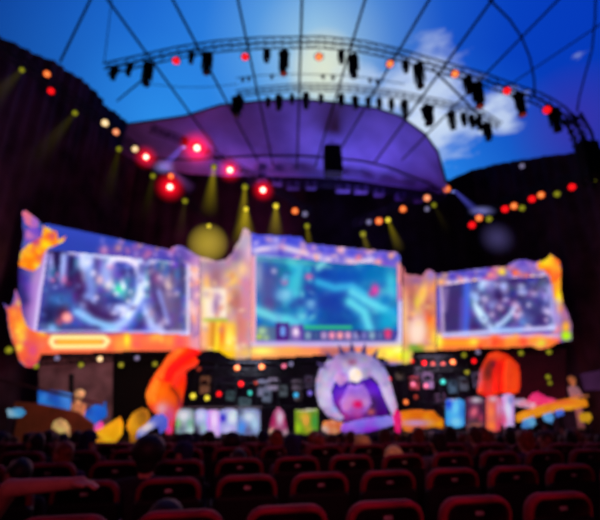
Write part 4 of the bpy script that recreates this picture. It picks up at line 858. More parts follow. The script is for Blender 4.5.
relief('gold_rock', 'jagged golden rock prop on the stage edge, left of a dark gap', 'stage prop', [(92, 433), (100, 429), (112, 422), (120, 417), (123, 424), (122, 434), (117, 441), (110, 444), (104, 450), (100, 452), (97, 445), (92, 441)], 24.3, cp(GOLD, 61), .5)
relief('gold_rock', 'golden rock prop with a dark green top, right of the dark gap', 'stage prop', [(128, 421), (133, 413), (142, 408), (148, 410), (150, 418), (146, 426), (138, 436), (134, 445), (130, 446), (130, 434), (127, 428)], 24.5, cp([(190, 130, 30), (220, 150, 30), (150, 95, 25), (235, 170, 40)], 62), .5)
relief('white_blue_claw', 'white and blue claw-like prop curling below the red wing', 'stage prop', [(136, 438), (138, 430), (147, 424), (155, 416), (162, 413), (168, 418), (168, 428), (160, 434), (158, 426), (150, 430), (143, 436)], 24.2, cp([(90, 100, 205), (215, 215, 240), (110, 130, 220)], 63, 3.5, [(146, 428, 7, 4, (240, 225, 225), .9, -35)]), .3)
relief('pink_flame', 'pink and violet flame prop behind the left golden rock', 'stage prop', [(80, 437), (83, 430), (91, 424), (99, 419), (104, 424), (101, 432), (92, 436)], 24.7, cp([(220, 70, 160), (190, 120, 220), (240, 100, 120)], 64, 3.5), .3)
relief('cream_statue', 'cream-yellow statue low on the left in front of the brown ramp', 'statue', [(51, 428), (54, 421), (60, 418), (66, 421), (70, 428), (70, 436), (64, 436), (58, 432)], 22.8, cp([(205, 175, 110), (225, 200, 120), (150, 110, 80)], 66, 3), .3)
# red wing on the left
def wing_l(X, Y):
    p = Paint(X, Y, (235, 62, 24)); p.k = 1.25; p.noise(14, 6, 71)
    p.blob(163, 392, 13, 14, (243, 112, 22), .95); p.blob(172, 398, 10, 10, (236, 88, 22), .8); p.blob(172, 378, 9, 10, (225, 40, 18), .7); p.blob(148, 396, 4, 10, (245, 150, 50), .7)
    p.line([(155, 378), (165, 362), (178, 350)], 3.4, (240, 105, 40), .85); p.line([(165, 373), (185, 358), (196, 352)], 3.6, (238, 32, 30), .9); p.line([(168, 376), (190, 366), (198, 362)], 2.6, (246, 60, 40), .8); p.line([(172, 388), (178, 396), (180, 404)], 2.6, (140, 40, 20), .7); p.line([(168, 384), (174, 374)], 2, (200, 90, 30), .6)
    p.blob(162, 409, 7, 7, (232, 165, 165), .9); p.blob(170, 416, 6, 10, (205, 80, 130), .85); p.blob(169, 430, 4, 5, (225, 60, 150), .9); p.blob(180, 405, 3, 6, (170, 50, 70), .7)
    return p
relief('wing_sculpture', 'big raised red-orange wing sculpture with feathered tips, left of the stage', 'sculpture', [(152, 411), (147, 402), (146, 393), (150, 383), (155, 374), (161, 366), (169, 354), (177, 347.5), (188, 347), (200, 350), (201, 353), (194, 357), (199, 361), (197, 365), (189, 368), (185.5, 373), (186, 383), (183.5, 395), (182, 406), (177, 412), (174, 424), (172, 434), (166, 434), (165, 420), (158, 415)], 25.6, wing_l, .6, 7, 'wing_membrane', parts=[
    ('feather', [(157, 379), (160, 369), (169, 355), (178, 348.5), (189, 347), (186, 350), (176, 357), (167, 368), (162, 380)], cp([(240, 96, 34), (246, 130, 50)], 74, 4), .55),
    ('feather', [(164, 381), (168, 371), (179, 360), (191, 353), (201, 351.5), (196, 356), (184, 363), (175, 372), (170, 383)], cp([(236, 30, 26), (225, 26, 30)], 75, 4), .6),
    ('feather', [(171, 384), (175, 374), (186, 366), (199, 361), (196, 366), (186, 371), (180, 379), (177, 389)], cp([(245, 66, 40), (238, 50, 34)], 76, 4), .55),
    ('feather', [(149, 398), (150, 386), (156, 378), (160, 382), (157, 394), (155, 404)], cp([(245, 140, 40), (240, 120, 36)], 77, 4), .5)])
def wing_r(X, Y):
    p = Paint(X, Y, (236, 52, 26)); p.k = 1.25; p.noise(12, 5, 73)
    p.blob(512, 382, 8, 16, (246, 84, 34), .9); p.blob(499, 375, 7, 14, (232, 30, 26), .8); p.blob(495, 356, 10, 5, (246, 75, 35), .9); p.blob(488, 372, 5, 10, (110, 40, 35), .85); p.blob(493, 364, 4, 4, (90, 30, 50), .7); p.blob(489, 387, 4, 6, (205, 60, 50), .8); p.line([(504, 360), (506, 390)], 2, (205, 40, 20), .6); p.blob(479, 376, 3.5, 14, (120, 90, 120), .6)
    return p
relief('wing_sculpture', 'folded red-orange wing sculpture standing under the right screen', 'sculpture', [(478, 393), (480, 372), (484, 362), (489, 354), (497, 351), (506, 354), (513, 359), (519, 366), (520.5, 380), (519, 392), (512, 394), (500, 393), (490, 398)], 27.2, wing_r, .6, 7, 'wing_membrane', parts=[
    ('feather', [(504, 392), (503, 374), (506, 360), (511, 360), (514, 374), (512, 391)], cp([(246, 80, 36), (240, 66, 30)], 78, 4), .5),
    ('feather', [(496, 392), (494, 376), (497, 362), (502, 361), (503, 376), (502, 392)], cp([(228, 34, 26), (236, 46, 28)], 79, 4), .55)])
MB()
# ---- central arch with a violet orb
pa = flat(26.6, .1)
def arc_poly(cx, cy, ro, ri_, a0, a1, n=40, shift=(0, 0), ky=1.0):
    o = [(cx+ro*math.cos(a0+(a1-a0)*i/n), cy-ro*ky*math.sin(a0+(a1-a0)*i/n)) for i in range(n+1)]
    q = [(cx+shift[0]+ri_*math.cos(a1+(a0-a1)*i/n), cy+shift[1]-ri_*ky*math.sin(a1+(a0-a1)*i/n)) for i in range(n+1)]
    return o+q
def arch_paint(X, Y):
    p = Paint(X, Y, (178, 165, 214)); p.noise(24, 5, 81); p.scatter(60, (312, 350, 400, 415), 3.2, [(215, 208, 240), (140, 125, 185), (196, 180, 226), (120, 100, 170), (225, 215, 245)], 82, .7)
    p.blob(348, 356, 18, 6, (110, 95, 150), .6); p.blob(325, 395, 7, 20, (222, 214, 242), .75, 8); p.blob(388, 398, 6, 20, (226, 216, 240), .75, -18); p.blob(337, 368, 6, 8, (205, 150, 210), .6); p.blob(378, 366, 8, 8, (150, 140, 205), .6); p.blob(352, 362, 5, 3, (150, 80, 120), .8)
    return p
ar = thing('dragon_arch', 'silver-lilac horned arch around a violet orb at the stage centre', 'sculpture', tuple(pa.hit(356, 424)))
arch_poly = [(340, 421), (328, 416), (320, 406), (316, 394), (316, 381), (320, 369), (328, 360), (338, 354), (350, 351), (362, 352), (374, 357), (383, 365), (389, 377), (393, 392), (397, 406), (398, 416), (393, 416), (387, 404), (382, 392), (378, 382), (372, 376), (362, 380), (350, 382), (342, 380), (335, 382), (331, 391), (333, 403), (339, 412), (344, 418)]
surface('arch_horns', arch_poly, pa, arch_paint, ar, .1, 1.0, PROP, .6, 6)
def orb_paint(X, Y):
    p = Paint(X, Y, (66, 20, 118)); p.k = 1.25; p.noise(12, 7, 84); p.blob(340, 395, 8, 14, (82, 26, 165), .9); p.blob(372, 390, 10, 10, (100, 30, 185), .9); p.blob(356, 393, 15, 5, (140, 95, 215), .85); p.blob(352, 406, 17, 11, (176, 72, 175), .85); p.blob(342, 404, 5, 6, (150, 60, 140), .7)
    p.blob(346, 416, 5, 6, (160, 50, 130), .8); p.blob(358, 416, 6, 6, (170, 60, 140), .8); p.blob(372, 404, 5, 8, (70, 40, 90), .8); p.blob(371, 412, 4, 3, (215, 110, 90), .7); p.blob(336, 412, 4, 6, (40, 18, 50), .8)
    return p
surface('orb', [(334, 385), (342, 381), (356, 380), (370, 378), (379, 386), (384, 398), (388, 408), (388, 421), (342, 421), (335, 410), (331, 398)], pa, orb_paint, ar, -.5, 1.0, PROP, .9, 10, label='violet glowing orb inside the arch')
surface('snout', [(349, 384), (355, 386), (363, 384), (369, 394), (372, 403), (367, 411), (359, 415), (350, 415), (343, 411), (340, 403), (345, 393)], pa, cp([(165, 110, 210), (190, 140, 220), (150, 90, 195)], 86, 4, [(356, 390, 9, 5, (150, 105, 220), .8), (350, 400, 6, 6, (205, 140, 210), .8), (358, 404.5, 5.5, 4.2, (225, 12, 95), .98), (346, 407, 4, 4, (225, 140, 200), .8), (366, 403, 3, 5, (215, 165, 225), .8), (356, 413, 8, 3, (185, 70, 150), .8)]), ar, .2, 1.0, PROP, .55, 4, label='lilac snout with an open crimson mouth')
surface('crest_gem', [(350, 380), (349, 372), (354, 368), (360, 370), (362, 377), (358, 383)], pa, cp([(255, 240, 235), (250, 225, 190)], 87, 3), ar, .75, 1.0, GLOW, .3, 3, label='white glowing crest gem')
surface('cheek_plate', [(334, 378), (338, 372), (346, 374), (347, 382), (340, 386)], pa, cp([(205, 150, 215), (165, 110, 200), (225, 185, 225)], 88, 3), ar, .6, 1.0, PROP, .3, 3)
for i, (x, y) in enumerate([(322, 366), (330, 357), (341, 351), (352, 348.5), (364, 350), (375, 355), (384, 364)]):
    a = math.atan2(385-y, x-356); q = pa.hit(x, y, .2); e = pa.hit(x+6*math.cos(a), y-7*math.sin(a), .1)
    MB().tube([q-(e-q)*.6, q, e], [.22, .16, .02], 8).build('horn_spike', mat('violet_horn', (96, 82, 140), .6, (70, 60, 115), .6, noise=.3), ar)  # spikes carry some stage light as emission
relief('glowing_swoosh', 'lilac-blue glowing sash in front of the arch foot', 'stage prop', [(341, 431), (342, 424), (358, 420), (376, 417), (393, 416), (395, 424), (384, 428), (368, 432), (352, 434)], 25.6, cp([(150, 135, 235), (120, 120, 230), (160, 80, 225)], 89, 4, [(372, 430, 12, 3, (150, 50, 220), .9)]), .25)
relief('crimson_post', 'crimson-magenta post at the right foot of the arch', 'stage prop', [(393, 416), (396, 408), (401, 414), (402, 424), (400, 434), (396, 434)], 25.5, cp([(225, 20, 110), (235, 60, 130)], 90, 3), .25)
relief('moulded_plinth', 'orange and cream moulded base at the left foot of the arch', 'stage prop', [(322, 430), (323, 422), (332, 420), (344, 423), (342, 431), (332, 436)], 25.7, cp([(225, 140, 70), (215, 190, 190), (190, 90, 60)], 91, 3), .25)
relief('gold_ring', 'golden curved stage ring right of the arch with a lilac rim', 'stage prop', [(400, 412), (412, 410), (434, 411), (437, 416), (446, 421), (446, 429), (436, 427), (424, 428), (414, 434), (404, 430), (401, 422)], 26.2, cp([(225, 120, 25), (240, 160, 30), (205, 90, 30)], 92, 3.5, [(416, 423, 16, 3, (205, 160, 215), .95), (418, 429, 10, 3, (215, 80, 90), .9), (440, 424, 6, 3.5, (245, 165, 20), .9)]), .3)
# ---- player booths: long desk fronts with poster panels
def booth(label, panels, Y, slope):
    pl_ = flat(Y, slope); xs = [p[0] for p in panels]+[p[1] for p in panels]; x0, x1 = min(xs)-2, max(xs)+2
    r = thing('player_booth', label, 'desk', tuple(pl_.hit((x0+x1)/2, 432)))
    slab('desk_front', [(x0, 409), (x1, 409), (x1, 430.5), (x0, 430.5)], pl_, mat('booth_dark', (40, 22, 40), .7, noise=.2), r, -.12, -.02)
    a = pl_.hit(x0, 408, -.5); b = pl_.hit(x1, 408, -.5)
    MB().tube([a, b], .06, 6).build('top_rail', mat('pale_rail', (150, 150, 165), .4), r)
    slab('desk_top', [(x0, 408), (x1, 408), (x1, 409.6), (x0, 409.6)], pl_, BLACK, r, -1.0, .02)
    for i, (a0, a1, y0, y1, pt, lb) in enumerate(panels):
        mx, my = (a0+a1)/2, (y0+y1)/2; e = (i % 2)*1.5
        surface('poster_panel', [(a0, y0+1.5), (a0+2, y0+e*.5), (mx, y0), (a1-2, y0+.5), (a1, y0+2), (a1, y1-3-e), (a1-2, y1-1.5), (mx+1, y1), (mx-3, y1-2), (a0+1, y1-3+e), (a0, y1-5)], pl_, pt, r, .04+.01*i, .8, PROPB, .12, 3, label=lb)
    return r
PROPB = paint_mat('lit_poster', .95, True)
def fig(bgc, blobs):
    def f(X, Y):
        p = Paint(X, Y, bgc); p.noise(12, 4, 95)
        for b in blobs: p.blob(*b)
        return p
    return f
booth('long left player desk with pale blue-white poster panels', [
    (176, 194, 409, 437, fig((120, 140, 150), [(184, 416, 7, 6, (205, 220, 225), .95), (178, 424, 3, 5, (110, 190, 110), .9), (190, 424, 3, 5, (100, 170, 130), .7), (190, 431, 6, 5, (170, 205, 200), .9), (182, 429, 4, 3, (90, 100, 120), .7)]), 'pale poster with green leaves'),
    (195, 207, 409, 434, fig((140, 150, 190), [(201, 416, 5, 6, (195, 205, 235), .95), (203, 428, 5, 4, (150, 190, 190), .8), (197, 430, 3, 5, (40, 30, 50), .7)]), 'grey-blue poster with a pale figure'),
    (207, 220, 410, 438, fig((180, 140, 215), [(214, 420, 4, 10, (235, 215, 245), .95), (208, 422, 3, 6, (195, 130, 225), .8), (214, 434, 4, 5, (215, 195, 240), .9)]), 'lilac poster with a white figure'),
    (220, 237, 409, 435, fig((150, 150, 210), [(232, 418, 6, 6, (215, 228, 235), .95), (223, 418, 3.5, 4, (40, 30, 175), .95), (228, 430, 6, 5, (190, 190, 235), .9), (235, 414, 4, 4, (185, 215, 215), .8)]), 'blue-lilac poster with a white patch'),
    (237, 260, 409, 437, fig((110, 120, 165), [(249, 417, 7, 6, (195, 215, 230), .95), (242, 428, 4, 7, (70, 145, 235), .95), (255, 425, 4, 8, (165, 205, 230), .9), (248, 431, 5, 4, (90, 90, 130), .7), (240, 412, 3, 3, (60, 60, 90), .7)]), 'azure poster with a pale crest')], 26.0, .12)
booth('right player desk with cyan, pink and orange poster panels', [
    (446, 464, 399, 428, fig((60, 150, 220), [(455, 408, 6, 8, (110, 200, 240), .95), (449, 404, 3, 6, (30, 40, 190), .8), (456, 422, 6, 5, (130, 205, 235), .9), (453, 399, 5, 2, (185, 170, 200), .8), (462, 410, 2.5, 8, (50, 110, 200), .8)]), 'bright cyan poster'),
    (466, 484, 397, 431, fig((70, 35, 60), [(476, 400, 6, 3, (190, 180, 195), .95), (474, 412, 4, 6, (225, 110, 130), .9, 20), (481, 418, 3, 5, (170, 60, 90), .8), (476, 427, 7, 3.5, (205, 125, 90), .9)]), 'dark poster with pink strokes'),
    (486, 501, 396, 432, fig((190, 80, 90), [(493, 399, 4, 3, (215, 190, 215), .8), (491, 412, 4, 9, (240, 130, 80), .9), (499, 408, 2.5, 9, (215, 150, 200), .8), (492, 426, 5, 5, (245, 130, 60), .9), (499, 424, 3, 6, (205, 60, 100), .8)]), 'orange and pink poster'),
    (502, 514, 394, 432, fig((200, 150, 210), [(508, 410, 3, 14, (215, 225, 250), .95), (504, 420, 3, 8, (200, 70, 110), .8), (511, 400, 3, 5, (90, 110, 180), .7), (510, 428, 3, 4, (190, 200, 235), .8)]), 'white and lilac poster')], 26.2, .06)
relief('pink_white_figure', 'pink and white costumed figure prop left of the green poster box', 'stage prop', [(269, 433), (271, 420), (274, 412), (279, 407), (284, 412), (286, 422), (288, 433), (282, 437), (276, 437)], 25.8, fig((150, 60, 105), [(280, 418, 4, 8, (222, 205, 225), .95), (273, 421, 3, 6, (170, 30, 90), .8), (285, 422, 2, 5, (170, 40, 90), .7), (272, 432, 4, 4, (245, 215, 175), .9), (286, 433, 4, 4, (190, 180, 185), .8)]), .25)
pb = relief('poster_box', 'green and yellow poster box between the white figure and the arch', 'stage prop', [(295, 410), (318, 409), (318, 434), (295, 436)], 25.8, fig((110, 150, 40), [(306, 420, 3.5, 8, (245, 170, 80), .95), (298, 428, 3.5, 6, (165, 205, 40), .9), (315, 422, 3, 8, (60, 150, 70), .9), (302, 416, 3, 4, (205, 190, 60), .8), (309, 430, 4, 4, (190, 170, 50), .8), (306, 409.5, 12, 1.5, (215, 215, 205), .9)]), .2, 3)
# ---- right gold ramp and its props
relief('gold_ramp', 'long golden ramp rising to the right end of the stage', 'ramp', [(512, 417), (524, 411), (540, 406), (556, 401), (572, 398), (586, 399), (588, 406), (576, 409), (560, 411), (546, 414), (530, 419), (518, 422)], 25.8, cp([(236, 150, 35), (245, 170, 45), (225, 120, 50), (240, 140, 30)], 101, 4, [(560, 402, 14, 3, (240, 90, 60), .7)]), .35)
relief('sword_prop', 'white and red blade prop lying at the left end of the gold ramp', 'stage prop', [(512, 399), (524, 399), (536, 404), (534, 409), (522, 407), (513, 404)], 26.2, cp([(225, 205, 225), (235, 120, 150), (150, 140, 190)], 102, 3), .2)
relief('pink_flame', 'hot pink flame prop behind the gold ramp', 'stage prop', [(526, 402), (532, 394), (538, 392), (546, 397), (556, 399), (556, 403), (544, 406), (532, 408)], 26.6, cp([(225, 50, 120), (235, 80, 140), (200, 60, 110)], 103, 3), .25)
relief('cyan_crystal', 'left cyan crystal below the gold ramp', 'stage prop', [(522, 428), (523, 420), (534, 416), (536, 424), (532, 428)], 25.4, cp([(110, 180, 225), (80, 140, 210)], 104, 3), .2)
relief('cyan_crystal', 'right cyan crystal below the gold ramp, beside a blue glow', 'stage prop', [(543, 415), (552, 412), (554, 418), (551, 424), (544, 420)], 25.4, cp([(110, 185, 230), (90, 150, 225)], 105, 3), .2)
relief('cyan_crystal', 'small deep-blue crystal under the middle of the gold ramp', 'stage prop', [(555, 411), (563, 409), (564, 415), (557, 417)], 25.4, cp([(60, 100, 215), (80, 120, 225)], 106, 3), .2)
relief('amber_lantern', 'amber lantern box under the right end of the gold ramp', 'lantern', [(579, 417), (580, 413), (590, 413), (592, 418), (589, 423), (581, 422)], 24.6, cp([(196, 145, 30), (215, 165, 40)], 107, 3), .2)
bw = thing('wall_panel_flat', 'dim maroon flat panel behind the right wing under the right screen', 'panel', tuple(P(535, 398, 29.4)))
slab('face', [(500, 352), (566, 349), (566, 402), (500, 402)], flat(29.4, 0), mat('maroon_flat', (70, 22, 40), .9, (30, 6, 14), .6, noise=.3, nscale=.6), bw, -.1, 0)  # panel carries some light as faint emission
pv = thing('violet_screen', 'dim violet glowing screen at the far right edge of the stage', 'screen', tuple(P(590, 388, 27.5)))
surface('lit_face', [(580, 374), (602, 370), (606, 390), (584, 390)], flat(27.5, 0), cp([(58, 30, 60), (48, 24, 50)], 108, 6), pv, .03); slab('back_board', [(580, 374), (602, 370), (606, 390), (584, 390)], flat(27.5, 0), BLACK, pv, -.1, 0)
# ------------------------------------------------------------------ theatre seats
def rrect(w_, z0, z1, rt, rb, n=5):
    o = []
    for cx, cz, r, a0 in ((w_/2-rt, z1-rt, rt, 0), (-w_/2+rt, z1-rt, rt, 90), (-w_/2+rb, z0+rb, rb, 180), (w_/2-rb, z0+rb, rb, 270)):
        for i in range(n+1):
            a = math.radians(a0+90*i/n); o.append((cx+r*math.cos(a), cz+r*math.sin(a)))
    return o
TILT = lambda z: .06-.17*(z-.34)/.73
def padded(mb, w_, z0, z1, rt, rb, layers, m=0, n=5):
    """rounded upright slab: layers of (y offset, inset) on the tilted back line"""
    rings = []
    for yo, ins in layers:
        rings.append([(x, TILT(z)+yo, z) for x, z in rrect(w_-2*ins, z0+ins, z1-ins, max(rt-ins, .01), max(rb-ins, .01), n)])
    k = len(rings[0]); v = [p for r in rings for p in r]; f = []
    for i in range(len(rings)-1):
        for j in range(k): f.append((i*k+j, (i+1)*k+j, (i+1)*k+(j+1) % k, i*k+(j+1) % k))
    f += [tuple(range(k)), tuple((len(rings)-1)*k+j for j in range(k-1, -1, -1))]
    return mb.add(v, f, m)
MAROON = mat('maroon_velvet', (104, 16, 34), .75, noise=.3, nscale=9); SHELL = mat('black_plastic_shell', (14, 11, 13), .5, noise=.25, nscale=7); PLATE = mat('brushed_plate', (150, 135, 130), .35, metal=.6, noise=.2, nscale=20); FRAME = mat('seat_iron', (20, 18, 20), .5, noise=.2)
SH = {}
SH['backrest'] = padded(MB(), .48, .34, 1.07, .11, .05, [(-.035, .02), (-.045, .035), (-.035, .01), (-.015, 0), (.02, 0), (.035, .012), (.042, .04)]).mesh('backrest', [MAROON], smooth=True)
SH['back_shell'] = padded(MB(), .496, .345, .935, .05, .05, [(-.062, .03), (-.058, .010), (-.03, 0), (.012, 0)]).mesh('back_shell', [SHELL])
SH['seat'] = MB().bbox_bev((0, .27, .335), (.47, .42, .09), .03, 3).mesh('seat', [MAROON], smooth=True)
SH['armrest'] = MB().bbox_bev((0, .20, .60), (.045, .36, .04), .012, 2).mesh('armrest', [SHELL])
SH['leg'] = MB().bbox_bev((0, .20, .29), (.035, .12, .58), .008, 2).bbox_bev((0, .2, .012), (.05, .34, .022), .006, 2).mesh('leg', [FRAME])
SH['number_plate'] = MB().bbox_bev((0, TILT(.985)-.047, .985), (.055, .008, .022), .003, 2).mesh('number_plate', [PLATE])
cb = MB(); padded(cb, .48, .34, 1.07, .11, .05, [(-.04, .02), (-.02, 0), (.03, 0)], 0, 3); padded(cb, .496, .345, .935, .05, .05, [(-.06, .02), (-.03, 0), (.01, 0)], 1, 2)
cb.bbox_bev((0, .27, .335), (.47, .42, .09), .02, 1, 0)
for sx in (-1, 1): cb.box((sx*.262, .20, .60), (.045, .36, .04), 1); cb.box((sx*.262, .20, .29), (.035, .12, .58), 2)
FARSEAT = cb.mesh('theatre_seat', [MAROON, SHELL, FRAME])
SL = .19; RZ = math.atan(SL); SP = .58
def row_pt(i, X): y = 2.74+i*1.0+SL*X; return Vector((X, y, floor_z(y)))
def seat_px(p): return proj(p+Vector((0, 0, .9)))[0]
OFF = [-.09, -.435, -.05, .30, -.3, -.05, .12, -.22, .05, -.15, .2, -.1, 0, .1, -.2, .15, -.05, .1, 0, .2]
proto = None; SEATS = {}; nseat = 0
far = MB(); fsrc = [(tuple(v.co)) for v in FARSEAT.vertices]; ffc = [(tuple(p.vertices), p.material_index) for p in FARSEAT.polygons]
for i in range(20):
    k0 = -int((i+6)*.9/SP)-3; lst = []
    for k in range(k0*2, -k0*2):
        p = row_pt(i, OFF[i]+SP*k)
        if p.y < 1.2: continue
        if -32 < seat_px(p) < 632: lst.append(p)
    for n_, p in enumerate(lst):
        rw = 'nearest row' if i == 0 else nth(i+1)+' row from the camera'
        if nseat >= 297:
            c, s_ = math.cos(RZ), math.sin(RZ); b = len(far.v)
            far.v += [(p.x+x*c-y*s_, p.y+x*s_+y*c, p.z+z) for x, y, z in fsrc]
            for q, m_ in ffc: far.f.append(tuple(b+t for t in q)); far.m.append(m_)
            continue
        lb = 'maroon theatre seat in the %s, %s from the left' % (rw, nth(n_+1)); nseat += 1
        g = 'maroon theatre seats in rows'
        if i < 6:
            if proto is None:
                proto = thing('theatre_seat', lb, 'seat', tuple(p), RZ, g)
                bk = link('backrest', SH['backrest'], proto); link('number_plate', SH['number_plate'], bk); link('back_shell', SH['back_shell'], proto); link('seat', SH['seat'], proto)
                for sx in (-1, 1):
                    o = link('armrest', SH['armrest'], proto); o.location.x = sx*.262; o = link('leg', SH['leg'], proto); o.location.x = sx*.262
                SEATS[(i, n_)] = proto
            else: SEATS[(i, n_)] = dup(proto, tuple(p), RZ, lb, g)
        else:
            o = link('theatre_seat', FARSEAT); o.location = p; o.rotation_euler = (0, 0, RZ); tag(o, lb, 'seat', g); SEATS[(i, n_)] = o
tag(far.build('theatre_seat_rows', [MAROON, SHELL, FRAME], None, (0, 0, 0)), 'dim far rows of maroon seats just before the stage', 'seats', None, 'stuff')

# ------------------------------------------------------------------ people
def person_parts(pose):
    """tapered capsules and ellipsoids of one body: (kind, data, material) 0 skin 1 top 2 trousers 3 shoes"""
    B = []
    def cap(a, b, ra, rb, m): B.append(('c', Vector(a), Vector(b), ra, rb, m))
    def ell(c, d, m): B.append(('e', Vector(c), Vector(d), m))
    sit = pose != 'stand'
    if sit:
        hip = Vector((0, .25, .48)); waist = Vector((0, .20, .62)); chest = Vector((0, .165, .78)); neck = Vector((0, .16, .93)); head = Vector((0, .185, 1.065))
    else:
        hip = Vector((0, 0, .92)); waist = Vector((0, 0, 1.07)); chest = Vector((0, -.01, 1.27)); neck = Vector((0, 0, 1.46)); head = Vector((0, .02, 1.61))
    ell(hip+Vector((0, 0, .02)), (.165, .115, .115), 2); ell(waist, (.145, .10, .13), 1); ell(chest, (.175, .115, .16), 1); ell(chest+Vector((0, 0, .09)), (.17, .095, .085), 1)
    cap(chest+Vector((-.13, 0, .10)), chest+Vector((.13, 0, .10)), .065, .065, 1); cap(neck-Vector((0, 0, .03)), head-Vector((0, .01, .06)), .055, .05, 0)
    R = Matrix.Rotation({'turn': .7, 'tilt': -.5}.get(pose, 0), 3, 'Z')
    hp = lambda x, y, z: head+R@Vector((x, y, z))
    ell(head+Vector((0, -.01, .015)), (.076, .095, .105), 0); ell(hp(0, .025, -.05), (.058, .062, .075), 0); cap(hp(0, .095, .01), hp(0, .112, -.025), .010, .016, 0)
    for s in (-1, 1):
        ell(hp(s*.078, -.005, -.01), (.012, .024, .034), 0); ell(hp(s*.03, .082, .018), (.016, .012, .010), 0); cap(hp(s*.012, .088, .036), hp(s*.046, .078, .036), .009, .007, 0)
    cap(hp(-.018, .082, -.062), hp(.018, .082, -.062), .009, .009, 0); ell(hp(0, .07, -.1), (.024, .02, .018), 0)
    for s in (-1, 1):
        if sit:
            h = hip+Vector((s*.085, .02, -.005)); kn = Vector((s*.12, .64, .475)); an = Vector((s*.12, .62, .10))
        else:
            h = hip+Vector((s*.085, 0, -.03)); kn = Vector((s*.095, .03, .50)); an = Vector((s*.10, 0, .09))
        cap(h, kn, .085, .058, 2); cap(kn, an, .057, .038, 2); cap(an+Vector((0, -.03, -.045)), an+Vector((0, .13, -.055)), .04, .034, 3)
        sh = chest+Vector((s*.185, 0, .095))
        if pose == 'raise' and s == 1: el = sh+Vector((.14, .10, .10)); wr = el+Vector((-.06, .10, .25))
        elif pose == 'reach' and s == 1: el = sh+Vector((.20, -.22, .235)); wr = el+Vector((.27, -.02, .015))
        elif pose == 'stand': el = sh+Vector((s*.08, .06, -.28)); wr = el+Vector((-s*.06, .20, .02))
        else: el = sh+Vector((s*.045, .08, -.26)); wr = Vector((s*.10, .44, .60))
        cap(sh, el, .058, .045, 0 if pose == 'reach' and s == 1 else 1); cap(el, wr, .042, .029, 0)
        d = (wr-el).normalized(); pal = wr+d*.055; a = Vector((0, 0, 1)) if abs(d.z) < .8 else Vector((0, 1, 0)); sd = d.cross(a).normalized(); nn = sd.cross(d)
        cap(wr, pal, .028, .03, 0); cap(pal-sd*.022, pal+sd*.022, .017, .017, 0)
        for f_, (o, ln) in enumerate(((-.03, .055), (-.01, .072), (.011, .078), (.031, .068))):
            b0 = pal+sd*o+d*.012; b1 = b0+d*ln*.55-nn*.008; b2 = b1+d*ln*.45-nn*.022; cap(b0, b1, .0100, .0092, 0); cap(b1, b2, .0092, .0078, 0)
        t0 = wr+d*.03+sd*s*.024; t1 = t0+sd*s*.03+d*.026; t2 = t1+d*.032-nn*.01; cap(t0, t1, .012, .011, 0); cap(t1, t2, .011, .009, 0)
    return B, head, R
def remeshed(mb, name, voxel, ratio, mats):
    o = bpy.data.objects.new('tmp_'+name, mb.mesh(name, [])); COL.objects.link(o)
    r = o.modifiers.new('r', 'REMESH'); r.mode = 'VOXEL'; r.voxel_size = voxel; sm = o.modifiers.new('s', 'SMOOTH'); sm.factor = .5; sm.iterations = 3
    if ratio < 1: d = o.modifiers.new('d', 'DECIMATE'); d.ratio = ratio
    dg = bpy.context.evaluated_depsgraph_get(); me = bpy.data.meshes.new_from_object(o.evaluated_get(dg)); bpy.data.objects.remove(o)
    me.name = name; me.materials.clear()
    for m in mats: me.materials.append(m)
    me.polygons.foreach_set('use_smooth', [True]*len(me.polygons)); return me
SKIN = mat('skin', (165, 110, 88), .6, noise=.08, nscale=12); TOP = mat('dark_cotton_top', (26, 22, 30), .9, noise=.25, nscale=12); TRO = mat('dark_trousers', (20, 20, 28), .9, noise=.2); SHO = mat('dark_shoes', (15, 14, 15), .6, noise=.2)
BODY = {}; HAIR = {}
def body_for(pose):
    if pose in BODY: return BODY[pose]
    B, head, R = person_parts(pose); mb = MB()
    for b in B:
        if b[0] == 'c': mb.cap2(b[1], b[2], b[3], b[4], 12)
        else: mb.ball(b[1], b[2], 16, 10)
    me = remeshed(mb, 'body', .0085, .22, [SKIN, TOP, TRO, SHO])
    C = np.zeros(len(me.polygons)*3); me.polygons.foreach_get('center', C); C = C.reshape(-1, 3); best = np.full(len(C), 1e9); mi = np.zeros(len(C), int)
    for b in B:
        if b[0] == 'c':
            a = np.array(b[1]); d = np.array(b[2])-a; t = np.clip(((C-a)@d)/(d@d+1e-9), 0, 1); ds = np.linalg.norm(C-a-t[:, None]*d, axis=1)-(b[3]+(b[4]-b[3])*t)
        else:
            q = (C-np.array(b[1]))/np.array(b[2]); ds = (np.linalg.norm(q, axis=1)-1)*min(b[2])
        u = ds < best; best[u] = ds[u]; mi[u] = b[-1]
    me.polygons.foreach_set('material_index', mi.astype(np.int32)); me.update(); BODY[pose] = (me, head, R); return BODY[pose]
HM = mat('dark_hair', (22, 15, 14), .55, noise=.3, nscale=25)
